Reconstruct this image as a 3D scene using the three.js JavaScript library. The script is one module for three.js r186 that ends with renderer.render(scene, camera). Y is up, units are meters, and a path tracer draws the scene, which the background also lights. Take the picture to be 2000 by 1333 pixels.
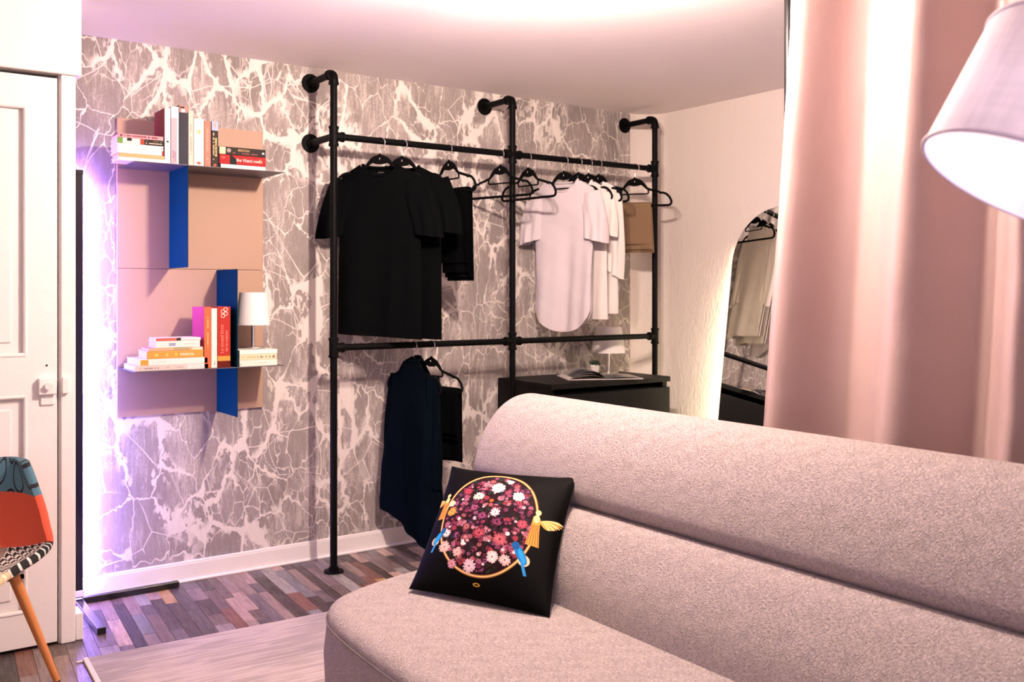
import * as THREE from 'three';
import { mergeGeometries, mergeVertices } from 'three/addons/utils/BufferGeometryUtils.js';
import { RoundedBoxGeometry } from 'three/addons/geometries/RoundedBoxGeometry.js';
import { RectAreaLightUniformsLib } from 'three/addons/lights/RectAreaLightUniformsLib.js';

// ------------------------------------------------------------------ camera, exposure, lights
const scene = new THREE.Scene();
scene.background = new THREE.Color().setRGB(0.8, 0.82, 1.0);   // pale sky outside the window behind the camera
const renderer = new THREE.WebGLRenderer({ antialias: true });
renderer.toneMapping = THREE.LinearToneMapping;
renderer.toneMappingExposure = 1.0;
renderer.shadowMap.enabled = true;
RectAreaLightUniformsLib.init();
// level camera, lens shifted so that the horizon sits at 43 % of the frame height
const FOCAL = 1871, HORIZON = 570, YAW = 35.4 * Math.PI / 180;
const camera = new THREE.PerspectiveCamera(2 * Math.atan(1333 / 2 / FOCAL) * 180 / Math.PI, 2000 / 1333, 0.05, 60);
camera.setViewOffset(2000, 1333, 0, 666.5 - HORIZON, 2000, 1333);
camera.position.set(0, 1.3, 4.36);
camera.lookAt(Math.sin(YAW), 1.3, 4.36 - Math.cos(YAW));
camera.updateProjectionMatrix();
camera.focus = 3.3; camera.userData.fStop = 4.5;
scene.add(camera);
const WARM = new THREE.Color().setRGB(1.0, 0.765, 0.66), MIRROR_GLOW = new THREE.Color().setRGB(1.0, 0.86, 0.58);
const LAMP_POWER = 9.8, STRIP_POWER = 480, WINDOW_POWER = 2.6, MIRROR_POWER = 340;
const DAY = new THREE.Color().setRGB(0.95, 0.7, 1.0);
const STRIP_TOP = new THREE.Color().setRGB(0.4, 0.22, 1.0), STRIP_MID = new THREE.Color().setRGB(0.22, 0.21, 1.0), STRIP_LOW = new THREE.Color().setRGB(0.36, 0.24, 1.0);

// ------------------------------------------------------------------ helpers
let seed = 7;
function rnd() { seed = (seed * 1664525 + 1013904223) >>> 0; return seed / 4294967296; }
const rr = (a, b) => a + (b - a) * rnd();
const V = (x, y, z) => new THREE.Vector3(x, y, z);
const lerp = (a, b, t) => a + (b - a) * t, clamp = (x, a = 0, b = 1) => Math.min(b, Math.max(a, x));
const sm = (a, b, x) => { const t = clamp((x - a) / (b - a)); return t * t * (3 - 2 * t); };
function hash(x, y, s) { let h = (x * 374761393 + y * 668265263 + s * 974634041) | 0; h = Math.imul(h ^ (h >>> 13), 1274126177); h ^= h >>> 16; return (h >>> 0) / 4294967296; }
function noise(x, y, s = 0, px = 0, py = 0) {
  const xi = Math.floor(x), yi = Math.floor(y), fx = x - xi, fy = y - yi, u = fx * fx * (3 - 2 * fx), v = fy * fy * (3 - 2 * fy);
  const w = (i, p) => (p ? ((i % p) + p) % p : i);
  const x0 = w(xi, px), x1 = w(xi + 1, px), y0 = w(yi, py), y1 = w(yi + 1, py);
  return lerp(lerp(hash(x0, y0, s), hash(x1, y0, s), u), lerp(hash(x0, y1, s), hash(x1, y1, s), u), v);
}
function fbm(x, y, s, o = 4) { let a = 0, k = 0.5, n = 0; for (let i = 0; i < o; i++) { a += k * noise(x, y, s + i); n += k; k *= 0.5; x *= 2.03; y *= 2.03; } return a / n; }
// distance to the two nearest cell points
const wo = [0, 0, 0];
function worley(x, y, s, px = 0, py = 0) {
  const xi = Math.floor(x), yi = Math.floor(y); let a = 9, b = 9, id = 0;
  for (let j = -1; j <= 1; j++) for (let i = -1; i <= 1; i++) {
    let cx = xi + i, cy = yi + j; const hx = px ? ((cx % px) + px) % px : cx, hy = py ? ((cy % py) + py) % py : cy;
    const h1 = hash(hx, hy, s), dx = cx + h1 - x, dy = cy + hash(hx, hy, s + 91) - y, d = dx * dx + dy * dy;
    if (d < a) { b = a; a = d; id = h1; } else if (d < b) b = d;
  }
  wo[0] = Math.sqrt(a); wo[1] = Math.sqrt(b); wo[2] = id; return wo;
}
function dataTex(w, h, fn, srgb = false, repX = 1, repY = 1) {
  const d = new Uint8Array(w * h * 4), c = [0, 0, 0];
  for (let y = 0; y < h; y++) for (let x = 0; x < w; x++) {
    fn(x, y, c); const i = (y * w + x) * 4;
    d[i] = clamp(c[0]) * 255; d[i + 1] = clamp(c[1]) * 255; d[i + 2] = clamp(c[2]) * 255; d[i + 3] = 255;
  }
  const t = new THREE.DataTexture(d, w, h, THREE.RGBAFormat);
  t.magFilter = THREE.LinearFilter; t.minFilter = THREE.LinearMipmapLinearFilter; t.generateMipmaps = true;
  t.wrapS = t.wrapT = THREE.RepeatWrapping; t.repeat.set(repX, repY);
  if (srgb) t.colorSpace = THREE.SRGBColorSpace;
  t.needsUpdate = true; return t;
}
function canvasTex(w, h, draw) {
  const c = document.createElement('canvas'); c.width = w; c.height = h; draw(c.getContext('2d'), w, h);
  const t = new THREE.CanvasTexture(c); t.colorSpace = THREE.SRGBColorSpace; return t;
}
const mat = (color, roughness = 0.7, o = {}) => { const m = new THREE.MeshPhysicalMaterial({ roughness, side: THREE.DoubleSide, ...o }); Array.isArray(color) ? m.color.setRGB(...color) : m.color.set(color); return m; };
function uvm(g) {   // box-projected uv in metres, from the object's own coordinates
  g = g.index ? g.toNonIndexed() : g; const p = g.attributes.position, n = p.count, uv = new Float32Array(n * 2);
  const a = V(), b = V(), c = V(), nn = V();
  for (let i = 0; i < n; i += 3) {
    a.fromBufferAttribute(p, i); b.fromBufferAttribute(p, i + 1); c.fromBufferAttribute(p, i + 2);
    nn.copy(b).sub(a).cross(c.clone().sub(a)); const ax = Math.abs(nn.x), ay = Math.abs(nn.y), az = Math.abs(nn.z);
    [a, b, c].forEach((q, k) => { const j = (i + k) * 2; if (ay >= ax && ay >= az) { uv[j] = q.x; uv[j + 1] = q.z; } else if (ax >= az) { uv[j] = q.z; uv[j + 1] = q.y; } else { uv[j] = q.x; uv[j + 1] = q.y; } });
  }
  g.setAttribute('uv', new THREE.BufferAttribute(uv, 2)); return g;
}
const taken = {};
function numbered(n) { taken[n] = (taken[n] || 0) + 1; return taken[n] === 1 ? n : n + '_' + String(taken[n] - 1).padStart(3, '0'); }
function mesh(name, g, m, parent) { const o = new THREE.Mesh(g, m); o.name = name; (parent || scene).add(o); return o; }
function tag(o, label, category, group, kind) { o.userData.label = label; if (category) o.userData.category = category; if (group) o.userData.group = group; if (kind) o.userData.kind = kind; return o; }
function thing(name, label, category, pos = [0, 0, 0], turn = 0, group) { const o = new THREE.Group(); o.name = numbered(name); o.position.set(...pos); o.rotation.y = turn; scene.add(o); return tag(o, label, category, group); }
function struct(name, g, m, label) { const o = mesh(name, g, m); o.userData.kind = 'structure'; if (label) o.userData.label = label; return o; }
const box = (x0, x1, y0, y1, z0, z1) => { const g = new THREE.BoxGeometry(x1 - x0, y1 - y0, z1 - z0); g.translate((x0 + x1) / 2, (y0 + y1) / 2, (z0 + z1) / 2); return g; };
const rbox = (x0, x1, y0, y1, z0, z1, r = 0.004, s = 2) => { const g = new RoundedBoxGeometry(x1 - x0, y1 - y0, z1 - z0, s, Math.min(r, (x1 - x0) / 2.01, (y1 - y0) / 2.01, (z1 - z0) / 2.01)); g.translate((x0 + x1) / 2, (y0 + y1) / 2, (z0 + z1) / 2); return g; };
function cyl(a, b, r0, r1 = r0, seg = 24) { const d = b.clone().sub(a), g = new THREE.CylinderGeometry(r1, r0, d.length(), seg); g.applyQuaternion(new THREE.Quaternion().setFromUnitVectors(V(0, 1, 0), d.clone().normalize())); const m = a.clone().add(b).multiplyScalar(0.5); g.translate(m.x, m.y, m.z); return g; }
function tube(pts, r, seg = 64, rad = 8, closed = false, tension = 0.5) { return new THREE.TubeGeometry(new THREE.CatmullRomCurve3(pts, closed, 'catmullrom', tension), seg, r, rad, closed); }
const merge = (list) => mergeGeometries(list.map((g) => { const q = g.index ? g.toNonIndexed() : g.clone(); for (const k of Object.keys(q.attributes)) if (!['position', 'normal', 'uv'].includes(k)) q.deleteAttribute(k); return q; }));
function grid(nu, nv, fn, closeU = false) {   // fn(u, v) -> [x, y, z]; u along columns, v along rows; uv in metres is set by fn's 4th and 5th value
  const pos = [], uv = [], idx = [];
  for (let j = 0; j <= nv; j++) for (let i = 0; i <= nu; i++) { const q = fn(i / nu, j / nv); pos.push(q[0], q[1], q[2]); uv.push(q[3] ?? i / nu, q[4] ?? j / nv); }
  for (let j = 0; j < nv; j++) for (let i = 0; i < nu; i++) { const a = j * (nu + 1) + i, b = a + 1, c = a + nu + 1, d = c + 1; idx.push(a, b, d, a, d, c); }
  const g = new THREE.BufferGeometry(); g.setAttribute('position', new THREE.Float32BufferAttribute(pos, 3)); g.setAttribute('uv', new THREE.Float32BufferAttribute(uv, 2)); g.setIndex(idx); g.computeVertexNormals();
  if (closeU) { const n = g.attributes.normal; for (let j = 0; j <= nv; j++) { const a = j * (nu + 1), b = a + nu, q = V(n.getX(a) + n.getX(b), n.getY(a) + n.getY(b), n.getZ(a) + n.getZ(b)).normalize(); n.setXYZ(a, q.x, q.y, q.z); n.setXYZ(b, q.x, q.y, q.z); } }
  return g;
}

// ------------------------------------------------------------------ the room
const RX0 = -1.7, RX1 = 4.155, RZ1 = 5.7, CEIL = 2.39, NICHE = 0.74, DOORZ = 0.526, CR = 0.17;
// wallpaper: taupe cells with pale branching veins
const WPW = RX1 - CR - NICHE, wpTexW = 2048, wpTexH = 1500;
const wallpaper = dataTex(wpTexW, wpTexH, (px, py, c) => {
  const x = px / wpTexW * WPW, y = py / wpTexH * CEIL;
  const w1 = fbm(x * 3.1, y * 1.9, 11, 3) - 0.5, w2 = fbm(x * 3.3 + 7, y * 2.1, 17, 3) - 0.5;
  const f1 = noise(x * 46, y * 30, 23) - 0.5, f2 = noise(x * 42, y * 28, 29) - 0.5, h1 = noise(x * 130, y * 80, 31) - 0.5, h2 = noise(x * 120, y * 85, 37) - 0.5;
  const X = x + 0.15 * w1 + 0.017 * f1 + 0.006 * h1, Y = y + 0.22 * w2 + 0.024 * f2 + 0.009 * h2;
  const big = fbm(x * 4.6 + 3, y * 3.0, 41, 3);
  let q = worley(X * 7.6, Y * 4.4, 3); const dA = q[1] - q[0], id = q[2];
  const th = 0.016 + 0.17 * Math.pow(sm(0.42, 0.74, big), 1.4);
  let vein = 1 - sm(th * 0.7, th + 0.018, dA);
  // straight hair cracks running slantwise
  q = worley((x * 0.8 + y * 0.5) * 5.2 + 0.5 * w1, (y * 0.8 - x * 0.45) * 4.2 + 0.4 * w2, 5); let d = q[1] - q[0];
  vein = Math.max(vein, sm(0.46, 0.56, noise(x * 5.5, y * 4.5, 44)) * (1 - sm(0.006, 0.026, d)));
  // splintered fragments that cling to the broad veins
  const near = (1 - sm(0.12, 0.5, dA)) * sm(0.42, 0.58, big), frag = fbm(x * 62 + 4 * w1, y * 30, 52, 3);
  vein = Math.max(vein, near * sm(0.53, 0.6, frag) * 0.95);
  q = worley(X * 17, Y * 9, 6); d = q[1] - q[0]; const m2 = sm(0.44, 0.6, fbm(x * 4.4 + 9, y * 3.4, 47, 3));
  vein = Math.max(vein, m2 * (1 - sm(0.02, 0.07, d)) * 0.9);
  // upright drips and split fibres
  const st = Math.abs(noise(x * 17 + 2.2 * w1 + 0.25 * f1, y * 1.25, 61) - 0.5), sk = sm(0.45, 0.6, noise(x * 3.1, y * 1.5 + 5, 67));
  vein = Math.max(vein, sk * 0.85 * (1 - sm(0.006, 0.03, st)) * sm(0.3, 0.5, noise(x * 30, y * 7, 69)));
  const streak = noise(x * 190, y * 22, 71) * 0.4 + noise(x * 80, y * 9, 73) * 0.3 + noise(x * 420, y * 150, 79) * 0.45;
  const patch = fbm(x * 9, y * 5, 83, 3), cell = 0.95 + 0.1 * id, worn = sm(0.62, 0.92, streak * 0.55 + patch * 0.62) * 0.42;
  const g = (0.565 + 0.1 * (streak - 0.55) + 0.14 * (patch - 0.5)) * cell, v = Math.max(vein * (0.86 + 0.14 * streak), worn);
  c[0] = lerp(g * 1.02, 0.88, v); c[1] = lerp(g * 0.955, 0.85, v); c[2] = lerp(g * 0.92, 0.82, v);
}, true);
const plasterBump = dataTex(512, 512, (x, y, c) => { const u = x / 512, v = y / 512; let q = worley(u * 40 + 1.5 * noise(u * 20, v * 12, 3, 20, 12), v * 22, 9, 40, 22); const a = q[0]; const b = 0.45 * noise(u * 64, v * 40, 5, 64, 40) + 0.3 * noise(u * 16, v * 10, 6, 16, 10) + 0.35 * (1 - a); c[0] = c[1] = c[2] = b; }, false, 1.4, 1.4);
const paintBump = dataTex(512, 512, (x, y, c) => { const u = x / 512, v = y / 512; c[0] = c[1] = c[2] = 0.5 * noise(u * 40, v * 40, 31, 40, 40) + 0.3 * noise(u * 9, v * 9, 33, 9, 9) + 0.2 * noise(u * 160, v * 160, 35, 160, 160); });
const M = {
  wallpaper: mat(0xffffff, 0.85, { map: wallpaper, bumpMap: wallpaper, bumpScale: 0.0006 }),
  ceiling: mat([0.92, 0.85, 0.84], 0.9, { bumpMap: paintBump, bumpScale: 0.0004 }),
  plaster: mat([0.74, 0.67, 0.615], 0.85, { bumpMap: plasterBump, bumpScale: 0.0028 }),
  whitePaint: mat([0.83, 0.79, 0.76], 0.45, { bumpMap: paintBump, bumpScale: 0.0008 }),
  plainWall: mat([0.72, 0.68, 0.65], 0.9),
  blackMetal: mat([0.0025, 0.0026, 0.0027], 0.5, { specularIntensity: 0.14 }),
  blackLacquer: mat([0.016, 0.016, 0.017], 0.42),
  steel: mat([0.75, 0.74, 0.72], 0.22, { metalness: 1 }),
};
{ // back wall with wallpaper
  const g = uvm(box(NICHE - 0.02, RX1 - CR, 0, CEIL, -0.12, 0)); const p = g.attributes.position, uv = g.attributes.uv;
  for (let i = 0; i < p.count; i++) uv.setXY(i, (p.getX(i) - NICHE) / WPW, p.getY(i) / CEIL);
  struct('wall_back', g, M.wallpaper, 'back wall papered in taupe with pale cracked veins');
  // right wall with a rounded plaster corner
  const s = new THREE.Shape(); s.moveTo(RX1 - CR, 0.12); s.lineTo(RX1 - CR, 0);
  for (let k = 0; k <= 14; k++) { const a = k / 14 * Math.PI / 2; s.lineTo(RX1 - CR + CR * Math.sin(a), -(CR - CR * Math.cos(a))); }
  s.lineTo(RX1, -RZ1); s.lineTo(RX1 + 0.12, -RZ1); s.lineTo(RX1 + 0.12, 0.12); s.closePath();
  const wg = new THREE.ExtrudeGeometry(s, { depth: CEIL, bevelEnabled: false, curveSegments: 4 }); wg.rotateX(-Math.PI / 2);
  struct('wall_right', uvm(wg), M.plaster, 'cream rough plaster wall with rounded corner');
  const WX0 = -1.3, WX1 = 0.7, WY0 = 0.85, WY1 = 2.2;
  struct('wall_front', uvm(merge([box(RX0 - 0.12, WX0, 0, CEIL, RZ1, RZ1 + 0.12), box(WX1, RX1 + 0.12, 0, CEIL, RZ1, RZ1 + 0.12), box(WX0, WX1, 0, WY0, RZ1, RZ1 + 0.12), box(WX0, WX1, WY1, CEIL, RZ1, RZ1 + 0.12)])), M.plainWall);
  const win = new THREE.Group(); win.name = 'window_1'; win.userData = { kind: 'structure', label: 'white framed window behind the camera' }; scene.add(win);
  const bar = (a, b, c, d) => box(a, b, c, d, RZ1 + 0.03, RZ1 + 0.08), xm = (WX0 + WX1) / 2;
  mesh('window_frame', merge([bar(WX0, WX0 + 0.05, WY0, WY1), bar(WX1 - 0.05, WX1, WY0, WY1), bar(WX0, WX1, WY0, WY0 + 0.05), bar(WX0, WX1, WY1 - 0.05, WY1), bar(xm - 0.03, xm + 0.03, WY0, WY1)]), M.whitePaint, win);
  for (const [a, b] of [[WX0 + 0.05, xm - 0.03], [xm + 0.03, WX1 - 0.05]]) {
    mesh('pane', box(a, b, WY0 + 0.05, WY1 - 0.05, RZ1 + 0.053, RZ1 + 0.057), mat(0xffffff, 0, { transmission: 1, thickness: 0 }), win);
    const l = new THREE.RectAreaLight(DAY, WINDOW_POWER, b - a, WY1 - WY0 - 0.1); l.position.set((a + b) / 2, (WY0 + WY1) / 2, RZ1 + 0.05); l.lookAt((a + b) / 2, (WY0 + WY1) / 2, 0); win.add(l);
  }
  struct('wall_left', uvm(box(RX0 - 0.12, RX0, 0, CEIL, DOORZ - 0.1, RZ1)), M.plainWall);
  struct('ceiling', uvm(box(RX0 - 0.12, RX1 + 0.12, CEIL, CEIL + 0.12, -0.12, RZ1 + 0.12)), M.ceiling);
  // wall holding the door: masonry beside and above it
  const wd = merge([box(RX0, -0.32, 0, 2.1, 0.3, DOORZ - 0.008), box(RX0, NICHE, 0, CEIL, -0.12, 0.3), box(0.684, NICHE - 0.003, 0, 2.1, 0.3, DOORZ - 0.02)]);
  struct('wall_door', uvm(wd), M.whitePaint, 'white painted wall around the door');
  const lintel = rbox(RX0, 0.758, 2.1, CEIL, 0.28, DOORZ + 0.012, 0.006, 3);
  struct('trim_1', uvm(lintel), M.whitePaint, 'boxed white lintel projecting above the door');
  const jamb = rbox(0.688, NICHE, 0, 2.1, 0.35, DOORZ, 0.006, 3);
  struct('trim_2', uvm(jamb), M.whitePaint, 'white door jamb');
  struct('trim_3', uvm(merge([rbox(0.742, 0.768, 0, 0.1, 0.42, 0.515, 0.004)])), M.whitePaint, 'short chipped skirting stub beside the door jamb');
}
{ // baseboard along the papered wall
  const s = new THREE.Shape(); s.moveTo(0, 0); s.lineTo(0.016, 0); s.lineTo(0.016, 0.072); s.quadraticCurveTo(0.015, 0.086, 0.006, 0.09); s.lineTo(0, 0.09); s.closePath();
  const g = new THREE.ExtrudeGeometry(s, { depth: RX1 - CR - NICHE, bevelEnabled: false }); g.rotateY(Math.PI / 2); g.scale(1, 1, -1);
  // after the turn x runs along the wall; rebuild it so that the face looks into the room
  const b = new THREE.BufferGeometry().copy(g); b.translate(NICHE, 0, 0);
  const foot = cyl(V(NICHE, 0.004, 0.02), V(RX1 - CR, 0.004, 0.02), 0.008, 0.008, 8);
  struct('baseboard_back', uvm(merge([box(NICHE, RX1 - CR, 0, 0.078, 0, 0.016), rbox(NICHE, RX1 - CR, 0.07, 0.091, 0, 0.013, 0.006, 3), foot])), M.whitePaint, 'white skirting board under the wallpaper');
}

// ------------------------------------------------------------------ floor of narrow mixed planks
{
  const slab = struct('floor', uvm(box(RX0 - 0.12, RX1 + 0.12, -0.12, -0.006, -0.12, RZ1 + 0.12)), mat([0.02, 0.016, 0.014], 0.9), 'floor of narrow multicoloured wood planks');
  const grain = dataTex(512, 256, (x, y, c) => {
    const u = x / 512, v = y / 256; const s = 0.5 * noise(u * 6, v * 60, 3, 6, 60) + 0.3 * noise(u * 24, v * 128, 5, 24, 128) + 0.2 * noise(u * 60, v * 16, 8, 60, 16), k = sm(0.62, 0.8, noise(u * 5, v * 14, 12, 5, 14));
    const g = 0.72 + 0.34 * s - 0.12 * k; c[0] = g; c[1] = g * 0.985; c[2] = g * 0.97;
  }, true, 2, 4);
  const rough = dataTex(256, 128, (x, y, c) => { const u = x / 256, v = y / 128; c[0] = c[1] = c[2] = 0.26 + 0.22 * noise(u * 8, v * 40, 3, 8, 40) + 0.1 * noise(u * 60, v * 60, 4, 60, 60); }, false, 2, 4);
  const cols = [[0.31, 0.225, 0.195], [0.07, 0.05, 0.043], [0.16, 0.115, 0.098], [0.47, 0.33, 0.285], [0.2, 0.09, 0.065], [0.21, 0.205, 0.22], [0.37, 0.355, 0.34], [0.48, 0.31, 0.13], [0.1, 0.08, 0.08], [0.25, 0.19, 0.185], [0.6, 0.44, 0.37], [0.15, 0.12, 0.13], [0.05, 0.037, 0.032], [0.3, 0.25, 0.26]];
  const weight = [3, 3, 4, 2, 1.4, 2.2, 1.6, 0.6, 3.4, 3, 1.3, 3, 2, 2]; const total = weight.reduce((a, b) => a + b);
  const pick = () => { let r = rnd() * total, i = 0; while ((r -= weight[i]) > 0) i++; return i; };
  const mats = cols.map((c) => mat(c, 1, { map: grain, roughnessMap: rough, bumpMap: grain, bumpScale: 0.0006 }));
  const A = 4.7 * Math.PI / 180, du = V(-Math.sin(A), 0, Math.cos(A)), dv = V(Math.cos(A), 0, Math.sin(A)), O = V(1.5, 0, 0);   // du leads away from the back wall
  const rest = []; let count = 0; seed = 1234;
  for (let v = -3.6; v < 3.2;) {
    const w = [0.044, 0.05, 0.058, 0.066][Math.floor(rnd() * 4)], vc = v + w / 2; v += w;
    let u = -(O.z + dv.z * vc) / du.z + 0.004, end = u + RZ1 - 0.02, first = true;
    while (u < end) {
      let len = Math.min(rr(0.13, 0.52) * (first ? rr(0.2, 1) : 1), end - u); first = false; const i = pick();
      const cx = O.x + du.x * (u + len / 2) + dv.x * vc, cz = O.z + du.z * (u + len / 2) + dv.z * vc, lift = rr(-0.0012, 0);
      u += len; if (cx < RX0 + 0.02 || cx > RX1 - 0.02) continue;
      const g = new THREE.BoxGeometry(w - 0.0012, 0.008, len - 0.0012), uo = rnd() * 3, vo = rnd() * 3, uv = g.attributes.uv, p = g.attributes.position;
      for (let k = 0; k < p.count; k++) uv.setXY(k, uo + p.getZ(k), vo + p.getX(k));
      const seen = cx > 0.3 && cx < 2.75 && cz > -0.05 && cz < 1.0 + 0.14 * (cx < 1.1 ? 1 : 0) && !(cz > 0.86 && cx > 0.78) && !(cx < 0.72 && cz < 0.5) && count < 300;
      if (seen) { const o = mesh('plank', g, mats[i], slab); o.position.set(cx, -0.004 + lift, cz); o.rotation.y = -A; count++; }
      else { g.rotateY(-A); g.translate(cx, -0.004 + lift, cz); const n = g.attributes.position.count, cc = new Float32Array(n * 3); for (let k = 0; k < n; k++) cc.set(cols[i], k * 3); const q = g.toNonIndexed(); const m = q.attributes.position.count, c2 = new Float32Array(m * 3); for (let k = 0; k < m; k++) c2.set(cols[i], k * 3); q.setAttribute('color', new THREE.BufferAttribute(c2, 3)); rest.push(q); }
    }
  }
  const f = mesh('plank_field', mergeGeometries(rest), mat(0xffffff, 1, { vertexColors: true, map: grain, roughnessMap: rough }), slab); f.userData.kind = 'stuff';
}

// ------------------------------------------------------------------ door
{
  const d = new THREE.Group(); d.name = 'door_1'; d.userData = { kind: 'structure', label: 'old white panelled door with rim lock' }; scene.add(d);
  const zf = DOORZ - 0.006, z0 = zf - 0.035, X0 = -0.3, X1 = 0.678;
  const stiles = [[X1 - 0.105, X1, 0.012, 2.085], [X0, X0 + 0.105, 0.012, 2.085], [X0 + 0.1, X1 - 0.1, 1.97, 2.085], [X0 + 0.1, X1 - 0.1, 0.92, 1.07], [X0 + 0.1, X1 - 0.1, 0.012, 0.14]];
  stiles.forEach(([a, b, c, e], i) => mesh(i < 2 ? 'stile' : 'rail', uvm(rbox(a, b, c, e, z0, zf, 0.003)), M.whitePaint, d));
  for (const [y0, y1] of [[0.14, 0.92], [1.07, 1.97]]) {
    mesh('panel', uvm(merge([box(X0 + 0.1, X1 - 0.1, y0 - 0.01, y1 + 0.01, z0 + 0.006, zf - 0.018), rbox(X0 + 0.15, X1 - 0.15, y0 + 0.045, y1 - 0.045, z0 + 0.006, zf - 0.012, 0.005)])), M.whitePaint, d);
    const a = X0 + 0.105, b = X1 - 0.105, z = zf - 0.006, r = 0.009;
    mesh('moulding', merge([cyl(V(a, y0, z), V(a, y1, z), r, r, 10), cyl(V(b, y0, z), V(b, y1, z), r, r, 10), cyl(V(a, y0, z), V(b, y0, z), r, r, 10), cyl(V(a, y1, z), V(b, y1, z), r, r, 10)]), M.whitePaint, d);
  }
  const lock = mesh('rim_lock', uvm(merge([rbox(0.612, 0.672, 0.925, 0.985, zf - 0.001, zf + 0.026, 0.004), rbox(0.62, 0.668, 0.885, 0.925, zf - 0.001, zf + 0.008, 0.006)])), M.whitePaint, d);
  mesh('knob', cyl(V(0.642, 0.957, zf + 0.02), V(0.642, 0.957, zf + 0.042), 0.011, 0.013, 16), M.whitePaint, lock);
  mesh('keeper', uvm(rbox(0.69, 0.714, 0.925, 0.985, DOORZ - 0.002, DOORZ + 0.018, 0.004)), M.whitePaint, d);
  mesh('keyhole', cyl(V(0.642, 1.03, zf - 0.002), V(0.642, 1.03, zf + 0.0015), 0.004, 0.004, 10), M.blackLacquer, d);
}

// ------------------------------------------------------------------ ceiling lamp (above the frame) and its light
{
  const t = thing('ceiling_lamp', 'ceiling lamp with two bulbs above the sofa', 'lamp', [1.83, CEIL, 2.06], Math.PI / 2);
  mesh('mounting_plate', rbox(-0.3, 0.3, -0.016, 0, -0.03, 0.03, 0.006), M.whitePaint, t);
  for (const x of [-0.12, 0.12]) {
    mesh('socket', merge([cyl(V(x, -0.016, 0), V(x, -0.02, 0), 0.005, 0.005, 12), cyl(V(x, -0.012, 0), V(x, -0.104, 0), 0.02, 0.022, 20)]), M.steel, t);
    const b = mesh('bulb', new THREE.SphereGeometry(0.028, 24, 16), mat(0xfff0e0, 0.4, { emissive: WARM, emissiveIntensity: 6 }), t); b.position.set(x, -0.13, 0);
    const l = new THREE.PointLight(WARM, LAMP_POWER); l.position.set(x, -0.13, 0); l.shadow.radius = 1.6; l.castShadow = true; t.add(l);
  }
}

// ------------------------------------------------------------------ corner light strip lamp
const gloss = mat([0.004, 0.004, 0.0045], 0.2);
function stripLamp(pos, turn, label, power, legs) {
  const t = thing('corner_floor_lamp', label, 'lamp', pos, turn);
  const pole = mesh('pole', uvm(rbox(-0.016, 0.016, 0.03, 1.8, -0.012, 0.016, 0.004)), gloss, t);
  mesh('pole_cap', rbox(-0.0175, 0.0175, 1.785, 1.805, -0.0135, 0.0175, 0.004), gloss, t);
  mesh('foot_clamp', rbox(-0.019, 0.019, 0.035, 0.062, -0.019, 0.021, 0.003), M.whitePaint, t);
  for (const [x0, x1, z0, z1] of legs) mesh('base_leg', rbox(x0, x1, 0.001, 0.027, z0, z1, 0.003), gloss, t);
  const seg = [[0.08, 0.6, STRIP_LOW], [0.6, 1.3, STRIP_MID], [1.3, 1.78, STRIP_TOP]];
  for (const [y0, y1, col] of seg) {
    const s = mesh('light_strip', box(-0.009, 0.009, y0, y1, -0.0145, -0.012), mat(0xffffff, 0.5, { emissive: col, emissiveIntensity: 3 }), pole); s.userData.label = 'glowing violet light strip on the back of the pole';
    const l = new THREE.RectAreaLight(col, power, 0.018, y1 - y0); l.position.set(0, (y0 + y1) / 2, -0.0155); l.lookAt(0, (y0 + y1) / 2, -1); t.add(l);
    const s2 = mesh('light_strip', box(-0.0185, -0.016, y0, y1, -0.008, 0.01), mat(0xffffff, 0.5, { emissive: col, emissiveIntensity: 3 }), pole); s2.userData.label = 'glowing violet light strip on the side of the pole';
    const l2 = new THREE.RectAreaLight(col, power * 1.1, 0.018, y1 - y0); l2.position.set(-0.0195, (y0 + y1) / 2, 0.001); l2.lookAt(-1, (y0 + y1) / 2, 0.001); t.add(l2);
  }
  return t;
}
{
  stripLamp([0.836, 0, 0.075], 0, 'slim black corner floor lamp glowing violet against the wallpaper', STRIP_POWER, [[-0.017, 0.015, 0.016, 0.43], [0.015, 0.41, -0.016, 0.012]]);
}

// ------------------------------------------------------------------ wall shelf of two folded-metal modules
const shelfTop = {};
{
  const board = mat([0.42, 0.275, 0.19], 0.62, { bumpMap: paintBump, bumpScale: 0.0002 });
  const blue = mat([0.0002, 0.028, 0.05], 0.7, { specularIntensity: 0.05 }), blueEdge = mat([0.12, 0.2, 0.45], 0.4), grey = mat([0.075, 0.07, 0.085], 0.4);
  const mod = (y0, y1, ys, fx, fy0, fy1, label) => {
    const t = thing('wall_shelf', label, 'shelf', [1.003, y0, 0], 0, 'folded metal wall shelves');
    mesh('back_panel', uvm(rbox(0, 0.65, 0, y1 - y0, 0.001, 0.016, 0.0015)), board, t);
    mesh('shelf_board', rbox(0.004, 0.646, ys - y0 - 0.003, ys - y0, 0.016, 0.288, 0.001), grey, t);
    mesh('fin', rbox(fx - 1.003 - 0.0015, fx - 1.003 + 0.0015, fy0 - y0, fy1 - y0, 0.016, 0.287, 0.001), blue, t);
  };
  mod(1.4015, 2.05, 1.834, 1.223, 1.4025, 1.831, 'upper beige wall panel with thin shelf and blue fin beneath it');
  mod(0.757, 1.4, 0.972, 1.435, 0.755, 1.398, 'lower beige wall panel with thin shelf crossed by a blue fin');
}

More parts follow.
